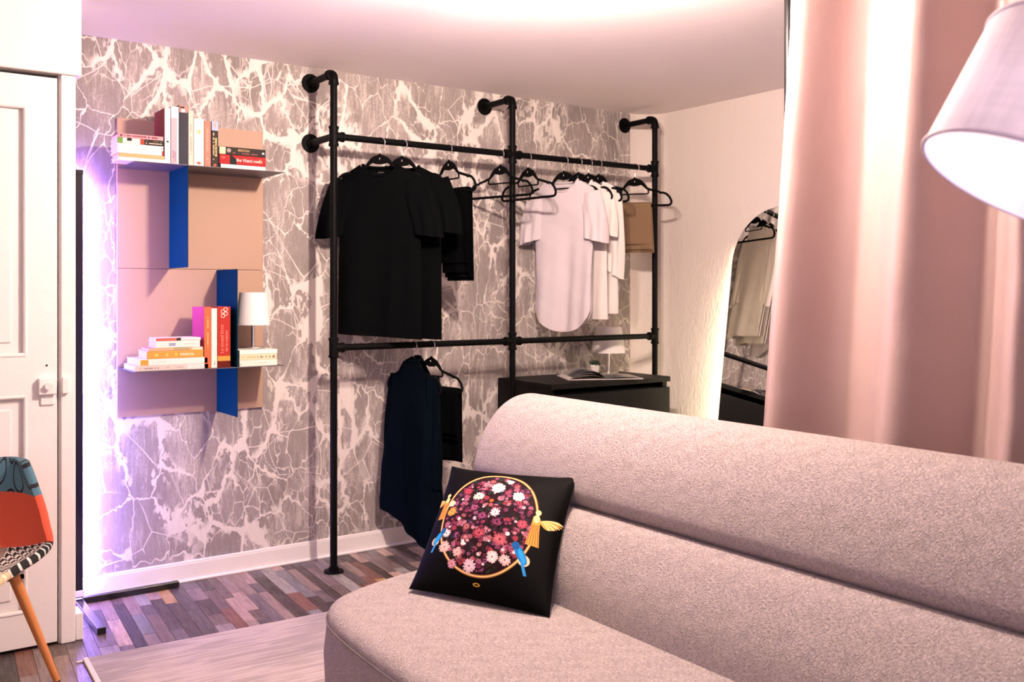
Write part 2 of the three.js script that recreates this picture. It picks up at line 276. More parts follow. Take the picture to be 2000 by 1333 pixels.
// ------------------------------------------------------------------ books
const pageMat = mat([0.78, 0.72, 0.62], 0.9);
function book({ name = 'book', label, L, T, D, cover, edge, draw, at, stand = false, down = false, turn = 0, lean = 0, group }) {
  const t = thing(name, label, 'book', at, turn, group);
  const inner = new THREE.Group(); const cm = mat(cover, 0.55, { specularIntensity: 0.25 }), c2 = edge ? mat(edge, 0.55, { specularIntensity: 0.25 }) : cm;
  const spineM = draw ? mat([0.9, 0.9, 0.9], 0.55, { specularIntensity: 0.2, map: canvasTex(512, Math.max(24, Math.round(512 * T / L)), (c, w, h) => { c.fillStyle = '#' + new THREE.Color(...(edge || cover)).getHexString(); c.fillRect(0, 0, w, h); draw(c, w, h); }) }) : c2;
  const bt = 0.002;
  const build = (n, g, m) => { g.applyMatrix4(X); mesh(n, g, m, t); };
  // local frame while lying: X along the spine, Y thickness, spine at z = 0, pages behind
  const X = new THREE.Matrix4();
  if (stand) X.makeRotationZ(down ? -Math.PI / 2 : Math.PI / 2).setPosition(down ? 0 : T, down ? L : 0, 0);
  if (lean) X.premultiply(new THREE.Matrix4().makeRotationZ(lean));
  build('cover', merge([box(0, L, 0, bt, -D, 0), box(0, L, T - bt, T, -D, 0)]), cm);
  build('pages', box(0.003, L - 0.003, bt, T - bt, -D + 0.003, -0.003), pageMat);
  const sg = new RoundedBoxGeometry(L, T, 0.004, 2, 0.0015); sg.translate(L / 2, T / 2, -0.001);
  const uv = sg.attributes.uv, p = sg.attributes.position; for (let i = 0; i < p.count; i++) uv.setXY(i, p.getX(i) / L, p.getY(i) / T);
  build('spine', sg, spineM);
  return t;
}
const txt = (c, s, x, y, size, color, font = 'bold sans-serif', align = 'center') => { const [wgt, fam] = font.split(' '); c.font = `${wgt} ${size}px ${fam}`; c.fillStyle = color; c.textAlign = align; c.textBaseline = 'middle'; c.fillText(s, x, y); };
const bars = (c, x, y, w, h, col, n = 9, sd = 3) => { c.fillStyle = col; for (let i = 0; i < n; i++) { const a = hash(i, sd, 5); if (a > 0.18) c.fillRect(x + w * i / n, y, w / n * (0.55 + 0.35 * a), h); } };
{
  const z = 0.272, gU = 'books on the upper wall shelf', gL = 'books on the lower wall shelf'; let y = 1.8342;
  const lie = (o, grp, yy) => book({ ...o, group: grp });
  // upper shelf, left pile, from the bottom
  const pile = (list, x, y0, grp) => { let yy = y0; for (const b of list) { book({ ...b, at: [x + (b.dx || 0), yy, z + (b.dz || 0)], group: grp }); yy += b.T + 0.0004; } return yy; };
  pile([
    { label: 'white paperback at the bottom of the upper left pile', L: 0.185, T: 0.015, D: 0.125, cover: [0.82, 0.78, 0.74], dx: 0.004, draw: (c, w, h) => { bars(c, w * 0.32, h * 0.4, w * 0.16, h * 0.3, '#9fb9cf', 6); } },
    { label: 'orange spined paperback second from the bottom of the upper left pile', L: 0.18, T: 0.014, D: 0.12, cover: [0.72, 0.36, 0.16], dx: 0.006 },
    { label: 'white paperback with red end above the orange one', L: 0.182, T: 0.02, D: 0.122, cover: [0.85, 0.8, 0.74], draw: (c, w, h) => { c.fillStyle = '#c64a44'; c.fillRect(w * 0.965, 0, w * 0.035, h); bars(c, w * 0.3, h * 0.45, w * 0.4, h * 0.12, '#c9b8a8', 14); } },
    { label: 'plain white paperback below the black and green book', L: 0.182, T: 0.019, D: 0.122, cover: [0.86, 0.82, 0.77], draw: (c, w, h) => { bars(c, w * 0.25, h * 0.45, w * 0.45, h * 0.12, '#d3c3b6', 12, 8); c.fillStyle = '#b9554d'; c.fillRect(w * 0.955, h * 0.3, w * 0.02, h * 0.4); } },
    { label: 'book with green end and black lettering panel on upper left pile', L: 0.184, T: 0.023, D: 0.125, cover: [0.8, 0.76, 0.68], dx: 0.001, draw: (c, w, h) => { c.fillStyle = '#6f9a48'; c.fillRect(0, 0, w * 0.11, h); c.fillStyle = '#231d1b'; c.fillRect(w * 0.2, 0, w * 0.1, h * 0.5); c.fillRect(w * 0.57, 0, w * 0.43, h); c.fillStyle = '#a4452f'; c.fillRect(w * 0.48, 0, w * 0.09, h); bars(c, w * 0.6, h * 0.55, w * 0.36, h * 0.2, '#d8cbb4', 11, 4); bars(c, w * 0.6, h * 0.2, w * 0.36, h * 0.14, '#7d755f', 14, 6); } },
    { label: 'thin mauve pink book on top of the upper left pile', L: 0.178, T: 0.017, D: 0.122, cover: [0.34, 0.12, 0.13], edge: [0.55, 0.33, 0.34], dx: 0.004, draw: (c, w, h) => { bars(c, w * 0.13, h * 0.3, w * 0.75, h * 0.38, '#7a2f46', 26, 7); c.fillStyle = '#7a2f46'; c.fillRect(w * 0.04, h * 0.25, w * 0.05, h * 0.5); } },
  ], 0.944, y, gU);
  // upper shelf, upright books
  const up = (x, L, T, D, o) => book({ L, T: T - 0.001, D, at: [x, y, z], stand: true, group: gU, ...o });
  up(1.131, 0.232, 0.025, 0.155, { label: 'upright book with dark red cover and white spine', cover: [0.2, 0.035, 0.04], edge: [0.85, 0.8, 0.76], draw: (c, w, h) => { c.fillStyle = '#2d3036'; c.fillRect(w * 0.38, h * 0.3, w * 0.03, h * 0.4); bars(c, w * 0.12, h * 0.42, w * 0.24, h * 0.14, '#c6c3c6', 12); } });
  up(1.157, 0.241, 0.033, 0.16, { label: 'tall pale pink book with white head on upper shelf', cover: [0.6, 0.42, 0.46], edge: [0.6, 0.42, 0.46], draw: (c, w, h) => { c.fillStyle = '#efe6e2'; c.fillRect(w * 0.8, 0, w * 0.2, h); c.fillRect(0, h * 0.78, w, h * 0.22); bars(c, w * 0.04, h * 0.2, w * 0.2, h * 0.16, '#8a6d7b', 12, 2); bars(c, w * 0.04, h * 0.45, w * 0.18, h * 0.16, '#8a6d7b', 12, 9); } });
  up(1.191, 0.25, 0.037, 0.155, { label: 'dark slate book with pale picture at its head', cover: [0.035, 0.037, 0.05], draw: (c, w, h) => { c.fillStyle = '#b5897d'; c.fillRect(w * 0.88, 0, w * 0.12, h); c.fillStyle = '#e3d5d2'; c.fillRect(w * 0.88, h * 0.25, w * 0.06, h * 0.4); c.fillStyle = '#4a3338'; c.fillRect(w * 0.95, h * 0.1, w * 0.03, h * 0.5); } });
  up(1.229, 0.232, 0.022, 0.15, { label: 'narrow beige paperback beside the dark slate book', cover: [0.72, 0.58, 0.48], draw: (c, w, h) => { bars(c, w * 0.2, h * 0.4, w * 0.55, h * 0.2, '#a5877c', 20, 4); } });
  up(1.252, 0.201, 0.043, 0.14, { label: 'thick cream paperback with small gold emblem', cover: [0.86, 0.79, 0.68], draw: (c, w, h) => { c.fillStyle = '#d9bd85'; c.fillRect(w * 0.68, h * 0.34, w * 0.09, h * 0.34); c.fillStyle = '#c4674c'; c.beginPath(); c.ellipse(w * 0.06, h * 0.5, w * 0.03, h * 0.22, 0, 0, 7); c.fill(); } });
  up(1.296, 0.195, 0.029, 0.135, { label: 'terracotta paperback beside the thick cream one', cover: [0.46, 0.21, 0.15], draw: (c, w, h) => { bars(c, w * 0.14, h * 0.34, w * 0.7, h * 0.3, '#d69a80', 22, 6); } });
  up(1.327, 0.196, 0.03, 0.135, { label: 'black paperback with yellow upright lettering and portrait', cover: [0.03, 0.026, 0.022], draw: (c, w, h) => { txt(c, 'BLACKCOMBE', w * 0.44, h * 0.66, h * 0.42, '#e2d38a'); bars(c, w * 0.16, h * 0.2, w * 0.6, h * 0.2, '#c9a888', 18, 3); c.fillStyle = '#9fb2cc'; c.fillRect(w * 0.8, 0, w * 0.2, h); c.fillStyle = '#caa28c'; c.beginPath(); c.ellipse(w * 0.92, h * 0.5, w * 0.05, h * 0.22, 0, 0, 7); c.fill(); c.fillStyle = '#b5543e'; c.fillRect(w * 0.02, h * 0.3, w * 0.05, h * 0.4); } });
  // upper shelf, right pile
  pile([
    { label: 'white paperback under the red book on upper right pile', L: 0.2, T: 0.017, D: 0.125, cover: [0.82, 0.79, 0.77], dx: 0.006, draw: (c, w, h) => { bars(c, w * 0.08, h * 0.4, w * 0.5, h * 0.2, '#c9bdb6', 18); } },
    { label: 'glossy red book with white title on upper right pile', L: 0.207, T: 0.041, D: 0.125, cover: [0.34, 0.018, 0.018], draw: (c, w, h) => { txt(c, 'Da Vinci code', w * 0.64, h * 0.5, h * 0.42, '#f6ebe2', 'bold serif'); c.fillStyle = '#16181c'; c.beginPath(); c.moveTo(w * 0.22, 0); c.lineTo(w * 0.26, 0); c.lineTo(w * 0.36, h * 0.45); c.lineTo(w * 0.37, h); c.lineTo(w * 0.22, h); c.fill(); txt(c, 'Co', w * 0.08, h * 0.3, h * 0.28, '#e5a091', 'bold serif'); c.fillStyle = '#d99a58'; c.fillRect(w * 0.88, h * 0.25, w * 0.015, h * 0.45); } },
    { label: 'black book lettered in gold on top of the upper right pile', L: 0.206, T: 0.034, D: 0.125, cover: [0.022, 0.018, 0.016], draw: (c, w, h) => { c.fillStyle = '#e9d3ac'; c.fillRect(0, h * 0.05, w * 0.13, h * 0.9); txt(c, 'BRITISH', w * 0.52, h * 0.34, h * 0.4, '#b79a68'); bars(c, w * 0.28, h * 0.64, w * 0.54, h * 0.2, '#7c4a42', 16, 6); c.fillStyle = '#9b9189'; c.beginPath(); c.arc(w * 0.2, h * 0.45, h * 0.28, 0, 7); c.fill(); c.fillStyle = '#e8e2d8'; c.fillRect(w * 0.92, h * 0.4, w * 0.05, h * 0.22); } },
  ], 1.361, y, gU);
  // lower shelf
  const y2 = 0.9722;
  const yTop = pile([
    { label: 'large grey white book at the bottom of the lower left pile', L: 0.3, T: 0.022, D: 0.2, cover: [0.74, 0.68, 0.66], edge: [0.66, 0.58, 0.53], draw: (c, w, h) => { bars(c, w * 0.06, h * 0.4, w * 0.28, h * 0.25, '#8b7f7b', 16); bars(c, w * 0.42, h * 0.35, w * 0.25, h * 0.3, '#b3a5a2', 12, 6); c.fillStyle = '#e8dedb'; c.fillRect(w * 0.7, 0, w * 0.25, h); } },
    { label: 'large white book with orange mark near its spine end', L: 0.285, T: 0.026, D: 0.195, cover: [0.86, 0.82, 0.77], dx: 0.012, draw: (c, w, h) => { c.fillStyle = '#e09a45'; c.fillRect(w * 0.03, h * 0.1, w * 0.11, h * 0.85); bars(c, w * 0.2, h * 0.45, w * 0.25, h * 0.12, '#d6c7ba', 12); } },
    { label: 'thick orange paperback lettered PANCOL in the lower left pile', L: 0.232, T: 0.032, D: 0.145, cover: [0.8, 0.76, 0.72], edge: [0.78, 0.33, 0.07], dx: 0.046, draw: (c, w, h) => { txt(c, 'PANCOL', w * 0.71, h * 0.52, h * 0.48, '#f6e9d2'); txt(c, 'M', w * 0.17, h * 0.5, h * 0.5, '#f2dc62'); txt(c, 'A', w * 0.35, h * 0.5, h * 0.5, '#e6e07a'); txt(c, 'R', w * 0.51, h * 0.5, h * 0.5, '#f2dc62'); } },
    { label: 'thin brown orange book on the thick orange paperback', L: 0.222, T: 0.012, D: 0.13, cover: [0.6, 0.3, 0.26], edge: [0.72, 0.42, 0.24], dx: 0.054, draw: (c, w, h) => { c.fillStyle = '#a9a077'; c.fillRect(w * 0.45, 0, w * 0.3, h); c.fillStyle = '#efdcc0'; c.fillRect(w * 0.8, 0, w * 0.2, h); } },
    { label: 'white paperback with small blue picture in the lower left pile', L: 0.182, T: 0.028, D: 0.12, cover: [0.84, 0.79, 0.72], dx: 0.082, draw: (c, w, h) => { c.fillStyle = '#9aa2bb'; c.fillRect(w * 0.29, h * 0.3, w * 0.15, h * 0.45); bars(c, w * 0.5, h * 0.45, w * 0.4, h * 0.12, '#cdbfb2', 10); } },
    { label: 'thin white and red booklet on top of the lower left pile', L: 0.184, T: 0.012, D: 0.118, cover: [0.78, 0.72, 0.72], dx: 0.083, draw: (c, w, h) => { c.fillStyle = '#c9685a'; c.fillRect(0, 0, w * 0.45, h); c.fillStyle = '#3c2c28'; c.fillRect(w * 0.45, 0, w * 0.1, h); } },
  ], 1.014, y2, gL);
  const up2 = (x, L, T, D, o) => book({ L, T: T - 0.001, D, at: [x, y2, z], stand: true, group: gL, ...o });
  up2(1.2955, 0.262, 0.03, 0.165, { label: 'upright book with pink cover and orange red spine', cover: [0.42, 0.05, 0.13], edge: [0.7, 0.15, 0.06], draw: (c, w, h) => { bars(c, w * 0.34, h * 0.42, w * 0.5, h * 0.24, '#f0b070', 24, 4); } });
  up2(1.326, 0.256, 0.026, 0.17, { label: 'narrow cream upright book between the two red ones', cover: [0.84, 0.79, 0.7], draw: (c, w, h) => { c.fillStyle = '#6a645e'; c.fillRect(w * 0.05, h * 0.5, w * 0.06, h * 0.12); } });
  up2(1.353, 0.263, 0.057, 0.17, { label: 'thick red upright book with yellow band at its foot', cover: [0.4, 0.035, 0.025], draw: (c, w, h) => { c.fillStyle = '#5b1a16'; c.fillRect(0, 0, w * 0.11, h); c.fillStyle = '#d99b45'; c.fillRect(w * 0.11, 0, w * 0.08, h); txt(c, 'Le Grand livre', w * 0.47, h * 0.36, h * 0.3, '#f0907a', 'bold serif'); txt(c, 'de la cuisine', w * 0.44, h * 0.7, h * 0.26, '#ee8a76', 'bold serif'); c.strokeStyle = '#e8ddd0'; c.lineWidth = 5; for (let i = 0; i < 4; i++) { c.beginPath(); c.arc(w * (0.85 + 0.035 * i), h * (0.42 + 0.2 * (i % 2)), h * 0.14, 0, 7); c.stroke(); } } });
  pile([
    { label: 'cream paperback at the bottom of the pile under the shelf lamp', L: 0.172, T: 0.027, D: 0.12, cover: [0.85, 0.79, 0.69], draw: (c, w, h) => { bars(c, w * 0.4, h * 0.4, w * 0.4, h * 0.12, '#cbbca8', 12); c.fillStyle = '#3e3932'; c.fillRect(w * 0.01, h * 0.55, w * 0.02, h * 0.2); } },
    { label: 'yellowish paperback in the middle of the pile under the shelf lamp', L: 0.17, T: 0.026, D: 0.12, cover: [0.8, 0.66, 0.44], draw: (c, w, h) => { bars(c, w * 0.08, h * 0.4, w * 0.36, h * 0.2, '#d9a878', 10); bars(c, w * 0.48, h * 0.35, w * 0.12, h * 0.35, '#4a4436', 5); bars(c, w * 0.62, h * 0.35, w * 0.12, h * 0.3, '#7d9a6e', 5); bars(c, w * 0.8, h * 0.32, w * 0.14, h * 0.42, '#2b2620', 5); } },
    { label: 'white paperback directly under the shelf lamp', L: 0.172, T: 0.018, D: 0.12, cover: [0.84, 0.8, 0.73] },
  ], 1.449, y2, gL);
}
// ------------------------------------------------------------------ small table lamps
const shadeCloth = mat([0.9, 0.86, 0.84], 0.85, { transmission: 0.12, thickness: 0 });
function tableLamp(label, pos, s, r0, r1, yb, yt, group) {
  const t = thing('table_lamp', label, 'lamp', pos, 0, group);
  mesh('base', new THREE.LatheGeometry([[0, 0], [0.055, 0], [0.055, 0.006], [0.05, 0.009], [0.012, 0.012], [0, 0.012]].map(([a, b]) => new THREE.Vector2(a * s, b)), 40), M.steel, t);
  mesh('stem', cyl(V(0, 0.01, 0), V(0, yt - 0.03, 0), 0.008 * s, 0.008 * s, 20), M.steel, t);
  mesh('shade', new THREE.LatheGeometry([[r0, yb], [r1, yt], [r1 - 0.002, yt], [r0 - 0.002, yb], [r0, yb]].map(([a, b]) => new THREE.Vector2(a, b)), 56), shadeCloth, t);
  mesh('shade_ring', merge([cyl(V(-r1 + 0.002, yt - 0.004, 0), V(r1 - 0.002, yt - 0.004, 0), 0.0015, 0.0015, 6), cyl(V(0, yt - 0.004, -r1 + 0.002), V(0, yt - 0.004, r1 - 0.002), 0.0015, 0.0015, 6)]), M.steel, t);
}
tableLamp('small steel lamp with white shade on the wall shelf', [1.548, 1.0445, 0.17], 1, 0.075, 0.06, 0.106, 0.252, 'small lamps with white shades');
tableLamp('small steel lamp with white shade on the black chest', [3.70, 0.826, 0.125], 1.1, 0.1, 0.076, 0.118, 0.268, 'small lamps with white shades');

// ------------------------------------------------------------------ black pipe clothes rail
const RZ = 0.265, PX = [1.897, 2.913, 3.938], RT = 2.02, RB = 1.04, PT = 2.312, PR = 0.0165;
{
  const t = thing('clothes_rail', 'black steel pipe clothes rail fixed to the papered wall', 'clothes rail', [PX[0], 0, RZ]);
  const P = PX.map((x) => x - PX[0]);
  const flange = (x, y, z, axis) => { const d = axis === 'z' ? V(0, 0, 1) : V(0, 1, 0), a = V(x, y, z); const parts = [cyl(a, a.clone().addScaledVector(d, 0.007), 0.046, 0.045, 40), cyl(a.clone().addScaledVector(d, 0.007), a.clone().addScaledVector(d, 0.024), 0.0235, 0.0225, 28)]; for (let k = 0; k < 4; k++) { const w = k * Math.PI / 2 + 0.7, o = axis === 'z' ? V(Math.cos(w) * 0.036, Math.sin(w) * 0.036, 0) : V(Math.cos(w) * 0.036, 0, Math.sin(w) * 0.036); parts.push(cyl(a.clone().add(o), a.clone().add(o).addScaledVector(d, 0.0095), 0.0045, 0.0035, 10)); } return merge(parts); };
  P.forEach((x, i) => {
    mesh('upright_pipe', cyl(V(x, 0.01, 0), V(x, PT - 0.028, 0), PR, PR, 28), M.blackMetal, t);
    mesh('floor_flange', flange(x, 0.0015, 0, 'y'), M.blackMetal, t);
    mesh('elbow', merge([tube([V(x, PT - 0.045, 0), V(x, PT - 0.03, 0), V(x, PT - 0.009, -0.009), V(x, PT, -0.03), V(x, PT, -0.045)], 0.0215, 24, 20), cyl(V(x, PT - 0.053, 0), V(x, PT - 0.041, 0), 0.0245, 0.0245, 24), cyl(V(x, PT, -0.041), V(x, PT, -0.053), 0.0245, 0.0245, 24)]), M.blackMetal, t);
    mesh('wall_arm', cyl(V(x, PT, -0.03), V(x, PT, -RZ + 0.01), PR, PR, 24), M.blackMetal, t);
    mesh('wall_flange', flange(x, PT, -RZ + 0.0006, 'z'), M.blackMetal, t);
    for (const y of [RT, RB]) {
      const parts = [cyl(V(x, y - 0.042, 0), V(x, y + 0.042, 0), 0.0208, 0.0208, 28), cyl(V(x, y - 0.046, 0), V(x, y - 0.034, 0), 0.0238, 0.0238, 24), cyl(V(x, y + 0.034, 0), V(x, y + 0.046, 0), 0.0238, 0.0238, 24)];
      for (const s of [-1, 1]) if (P[i + s] !== undefined) parts.push(cyl(V(x, y, 0), V(x + s * 0.045, y, 0), 0.0208, 0.0208, 24), cyl(V(x + s * 0.038, y, 0), V(x + s * 0.05, y, 0), 0.0238, 0.0238, 24));
      mesh('pipe_fitting', merge(parts), M.blackMetal, t);
      if (i) mesh('rail_pipe', cyl(V(P[i - 1] + 0.02, y, 0), V(x - 0.02, y, 0), PR * 0.95, PR * 0.95, 24), M.blackMetal, t);
    }
  });
  mesh('wall_arm', cyl(V(P[0], RT, -0.015), V(P[0], RT, -RZ + 0.01), PR, PR, 24), M.blackMetal, t);
  mesh('wall_flange', flange(P[0], RT, -RZ + 0.0006, 'z'), M.blackMetal, t);
}

// ------------------------------------------------------------------ hangers and clothes
const velvet = mat([0.003, 0.003, 0.0033], 0.9, { specularIntensity: 0.12 });
const hangerGeo = (() => {
  const half = [[0.012, -0.004], [0.036, -0.014], [0.056, -0.036], [0.072, -0.057], [0.1, -0.067], [0.14, -0.078], [0.148, -0.085], [0.158, -0.083], [0.18, -0.09], [0.199, -0.108], [0.211, -0.132], [0.208, -0.149], [0.192, -0.156]];
  const pts = [...half.map(([x, y]) => V(x, y, 0)), ...[0.12, 0.05, -0.05, -0.12].map((x) => V(x, -0.156, 0)), ...half.slice().reverse().map(([x, y]) => V(-x, y, 0))];
  const body = tube(pts, 0.0068, 220, 8, true, 0.3); body.scale(1, 1, 0.8);
  const s = new THREE.Shape(); s.moveTo(-0.064, -0.056); s.bezierCurveTo(-0.05, -0.03, -0.035, -0.004, -0.005, 0.002); s.lineTo(0, 0.009); s.lineTo(0.005, 0.002); s.bezierCurveTo(0.035, -0.004, 0.05, -0.03, 0.064, -0.056); s.quadraticCurveTo(0.046, -0.036, 0.034, -0.032); s.quadraticCurveTo(0, -0.046, -0.034, -0.032); s.quadraticCurveTo(-0.046, -0.036, -0.064, -0.056);
  const hub = new THREE.ExtrudeGeometry(s, { depth: 0.004, bevelEnabled: true, bevelSize: 0.003, bevelThickness: 0.003, bevelSegments: 3 }); hub.translate(0, 0, -0.002);
  const bar = tube([V(-0.075, -0.06, 0), V(-0.079, -0.078, 0), V(-0.071, -0.087, 0), V(0, -0.087, 0), V(0.071, -0.087, 0), V(0.079, -0.078, 0), V(0.075, -0.06, 0)], 0.0042, 60, 8, false, 0.3);
  const R = 0.025, cy = 0.07 + 0.0165 + 0.0016 - R, hp = [V(0, 0.004, 0), V(0, 0.02, 0), V(0.002, cy - R - 0.004, 0)];
  for (let k = 0; k <= 14; k++) { const a = -1.25 + k / 14 * 4.1; hp.push(V(R * Math.cos(a), cy + R * Math.sin(a), 0)); }
  const hook = tube(hp, 0.0018, 90, 8);
  const dot = new THREE.SphereGeometry(0.004, 12, 8); dot.scale(0.6, 1.7, 0.6); dot.translate(0, -0.016, 0.005);
  return { body: merge([body, hub]), bar, hook, dot };
})();
function hanger(x, y, phi, tilt, label) {   // origin at the hub, 7 cm under the pipe
  const t = thing('clothes_hanger', label, 'hanger', [x, y - 0.07, RZ], -phi * Math.PI / 180, 'black velvet hangers'); t.rotation.order = 'YXZ'; t.rotation.z = tilt * Math.PI / 180;
  mesh('frame', hangerGeo.body, velvet, t); mesh('accessory_bar', hangerGeo.bar, velvet, t); mesh('hook', hangerGeo.hook, M.steel, t); mesh('rivet', hangerGeo.dot, M.steel, t);
  return t;
}
const knit = dataTex(256, 256, (x, y, c) => { const u = x / 256, v = y / 256; c[0] = c[1] = c[2] = 0.5 * noise(u * 128, v * 128, 3, 128, 128) + 0.5 * Math.abs(Math.sin(u * 64 * Math.PI)); }, false, 10, 10);
const cloth = (c, o = {}) => mat(c, 0.92, { bumpMap: knit, bumpScale: 0.0003, ...o });
function shirt({ name, label, category, at, phi, m, W = 0.19, L = 0.83, hem = 0.21, mid = 0.2, neck = 0.085, dipF = 0.06, dipB = 0.012, hemCurve = 0.0, hemTilt = 0, depth = 0.055, sleeve = { len: 0.24, out: 0.06, r0: 0.075, r1: 0.066, top: 0.1 }, sd = 1, fold = 0.018, collar = true, tag: neckTag, group, slope = 0.5, y0 = -0.043 }) {
  const t = thing(name, label, category, [at[0], at[1] - 0.07, RZ], -phi * Math.PI / 180, group);
  const h = (k) => hash(k, sd, 77), F = (X, k) => Math.sin(X * (17 + 9 * h(k)) + 6.3 * h(k + 1)) * 0.6 + Math.sin(X * (33 + 12 * h(k + 2)) + 6.3 * h(k + 3)) * 0.3 + Math.sin(X * (58 + 10 * h(k + 4)) + 6.3 * h(k + 5)) * 0.13;
  const top = (X, front) => { const a = Math.abs(X); if (a < neck) { const q = Math.sqrt(Math.max(0, 1 - (a / neck) ** 2)); return y0 - (front ? dipF : dipB) * q; } return y0 - (a - neck) * slope - 0.9 * Math.max(0, a - 0.15) ** 1.6; };
  const wAt = (v) => v < 0.12 ? lerp(W, mid, sm(0, 0.12, v)) : lerp(mid, hem, sm(0.12, 1, v));
  const surf = (u, v) => {
    const a = u * Math.PI * 2, cs = Math.cos(a), sn = Math.sin(a), front = sn >= 0, w = wAt(v), X = Math.sign(cs) * Math.pow(Math.abs(cs), 0.85) * w, Xt = X / w * W;
    const yt = top(Xt, front), yb = -L + hemTilt * X - hemCurve * Math.sqrt(Math.max(0, 1 - (X / w) ** 2)), y = lerp(yt, yb, v);
    const dn = Math.abs(Xt) < neck * 1.15 ? 0.03 : lerp(0.026, 0.007, sm(neck * 1.15, W, Math.abs(Xt))), dd = lerp(dn, depth * (0.8 + 0.2 * Math.sin(3 * a)), sm(0, 0.35, v));
    const drape = fold * sm(0.05, 0.9, v) * F(X + 0.05 * v, 1) + 0.35 * fold * sm(0.1, 0.6, v) * (front ? F(X * 1.3 - 0.09 * y, 9) : F(X * 1.2 + 0.07 * y, 15)) + 0.002 * F(y * 1.6 + X, 21);
    return [X, y, sn * dd + drape, (u * 2 * w * 2.2), y];
  };
  mesh('body', grid(120, 64, surf, true), m, t);
  if (sleeve) for (const s of [-1, 1]) {
    const c0 = V(s * (W - 0.035), y0 - sleeve.top * 0.75, 0), c1 = V(s * (W + sleeve.out), c0.y - sleeve.len, s > 0 ? 0.015 : 0.01), dir = c1.clone().sub(c0).normalize(), per = V(-dir.y, dir.x, 0).multiplyScalar(s);
    mesh('sleeve', grid(48, 26, (u, v) => {
      const a = u * 2 * Math.PI, r = lerp(sleeve.r0, sleeve.r1, v), c = c0.clone().lerp(c1, v); c.x += s * 0.018 * Math.sin(Math.PI * v * 0.9); const q = Math.cos(a), fo = 0.006 * v * Math.sin(q * 9 + s + 5 * h(30)) + 0.004 * Math.sin(q * 5 + v * 7 + 3 * h(31));
      const cut = v * 0.03 * q;   // the cuff runs a little longer on the inside
      return [c.x + per.x * q * r - dir.x * cut * -1, c.y + per.y * q * r + dir.y * cut, c.z + Math.sin(a) * lerp(0.018, sleeve.d || 0.034, v) + fo, u * 0.4, v * sleeve.len];
    }, true), m, t);
  }
  if (collar) { const pts = []; for (let k = 0; k < 28; k++) { const u = k / 28 * Math.PI * 2, X = neck * 0.99 * Math.cos(u); const q = Math.sin(u); pts.push(V(X, y0 - (q >= 0 ? dipF : dipB) * Math.abs(q) + 0.001, q * 0.029)); } const cg = tube(pts, 0.0065, 120, 8, true); cg.scale(1, 1, 1); mesh('collar', cg, m, t); }
  if (neckTag) mesh('neck_label', uvm(box(-0.016, 0.012, y0 - dipB - 0.034, y0 - dipB - 0.02, -0.024, -0.0225)), mat(neckTag, 0.9), t);
  return t;
}
function foldedTrousers({ name = 'folded_trousers', label, at, phi, m, w = 0.2, front = 0.34, back = 0.4, sd = 1, dx = 0, barY = -0.156, category = 'trousers', tilt = 0, flare = 0.02 }) {
  const t = thing(name, label, category, [at[0], at[1] - 0.07, RZ], -phi * Math.PI / 180); t.rotation.order = 'YXZ'; t.rotation.z = tilt * Math.PI / 180;
  const leg = (nm, r, fr, bk, w0, off, k) => {
    const tot = fr + bk + Math.PI * r, th = 0.004;
    const path = (s, e) => { // s metres along the cloth from the front hem, e offset from the middle surface
      const R = r + e; if (s < fr) return [-(fr - s), R]; if (s < fr + Math.PI * r) { const a = (s - fr) / r; return [R * Math.sin(a), R * Math.cos(a)]; } return [-(s - fr - Math.PI * r), -R];
    };
    const g = grid(60, 72, (u, v) => { // closed thin sheet: u runs round the cross-section of the sheet
      const a = u * 2 * Math.PI, X = Math.cos(a), e = Math.sin(a), s = v * tot, [y, z] = path(s, e * th * (1 + 0.3 * Math.abs(X))), hang = clamp(-y / Math.max(fr, bk));
      const xw = w0 / 2 * (1 + flare * hang), xs = Math.sign(X) * Math.pow(Math.abs(X), 0.6) * xw;
      const f = 0.007 * hang * Math.sin(xs * 30 + 5 * hash(k, sd, 3)) + 0.004 * hang * Math.sin(xs * 62 + 3 * hash(k, sd, 5));
      return [xs + off + 0.01 * hang * Math.sin(3 * hash(k, sd, 8)), y + barY, z + f, xs, s];
    }, true); mesh(nm, g, m, t);
  };
  leg('trouser_leg', 0.0078, front, back * 0.96, w, dx, 1);
  leg('trouser_leg', 0.0185, front * 0.88, back, w * 0.97, dx + 0.006, 2);
  return t;
}
const black = cloth([0.0022, 0.0025, 0.0028], { specularIntensity: 0.02 }), navy = cloth([0.0015, 0.0032, 0.0052], { specularIntensity: 0.02 }), white = cloth([0.62, 0.555, 0.58]), white2 = cloth([0.74, 0.68, 0.64]), khaki = cloth([0.2, 0.125, 0.068]);
// upper rail, left bay
hanger(2.136, RT, 40, 0, 'black velvet hanger holding the front black T-shirt');
shirt({ name: 't_shirt', label: 'black crew neck T-shirt hanging nearest the left upright pipe', category: 't-shirt', at: [2.136, RT], phi: 44, m: black, L: 0.865, hem: 0.21, mid: 0.2, hemTilt: -0.06, sd: 3, depth: 0.036, tag: [0.06, 0.06, 0.06], sleeve: { len: 0.27, out: 0.045, r0: 0.082, r1: 0.07, top: 0.1 } });
hanger(2.257, RT, 46, 0, 'black velvet hanger holding the second black T-shirt');
shirt({ name: 't_shirt', label: 'black T-shirt hanging behind the front black one', category: 't-shirt', at: [2.257, RT], phi: 46, m: black, L: 0.87, hem: 0.2, mid: 0.195, hemTilt: -0.06, sd: 3, depth: 0.034, sleeve: { len: 0.25, out: 0.04, r0: 0.08, r1: 0.066, top: 0.1 } });
hanger(2.523, RT, 84, 0, 'black velvet hanger holding folded black trousers on the upper rail');
foldedTrousers({ label: 'black trousers folded over a hanger beside the black T-shirts', at: [2.523, RT], phi: 84, m: black, w: 0.22, front: 0.4, back: 0.44, dx: 0.05, sd: 2 });
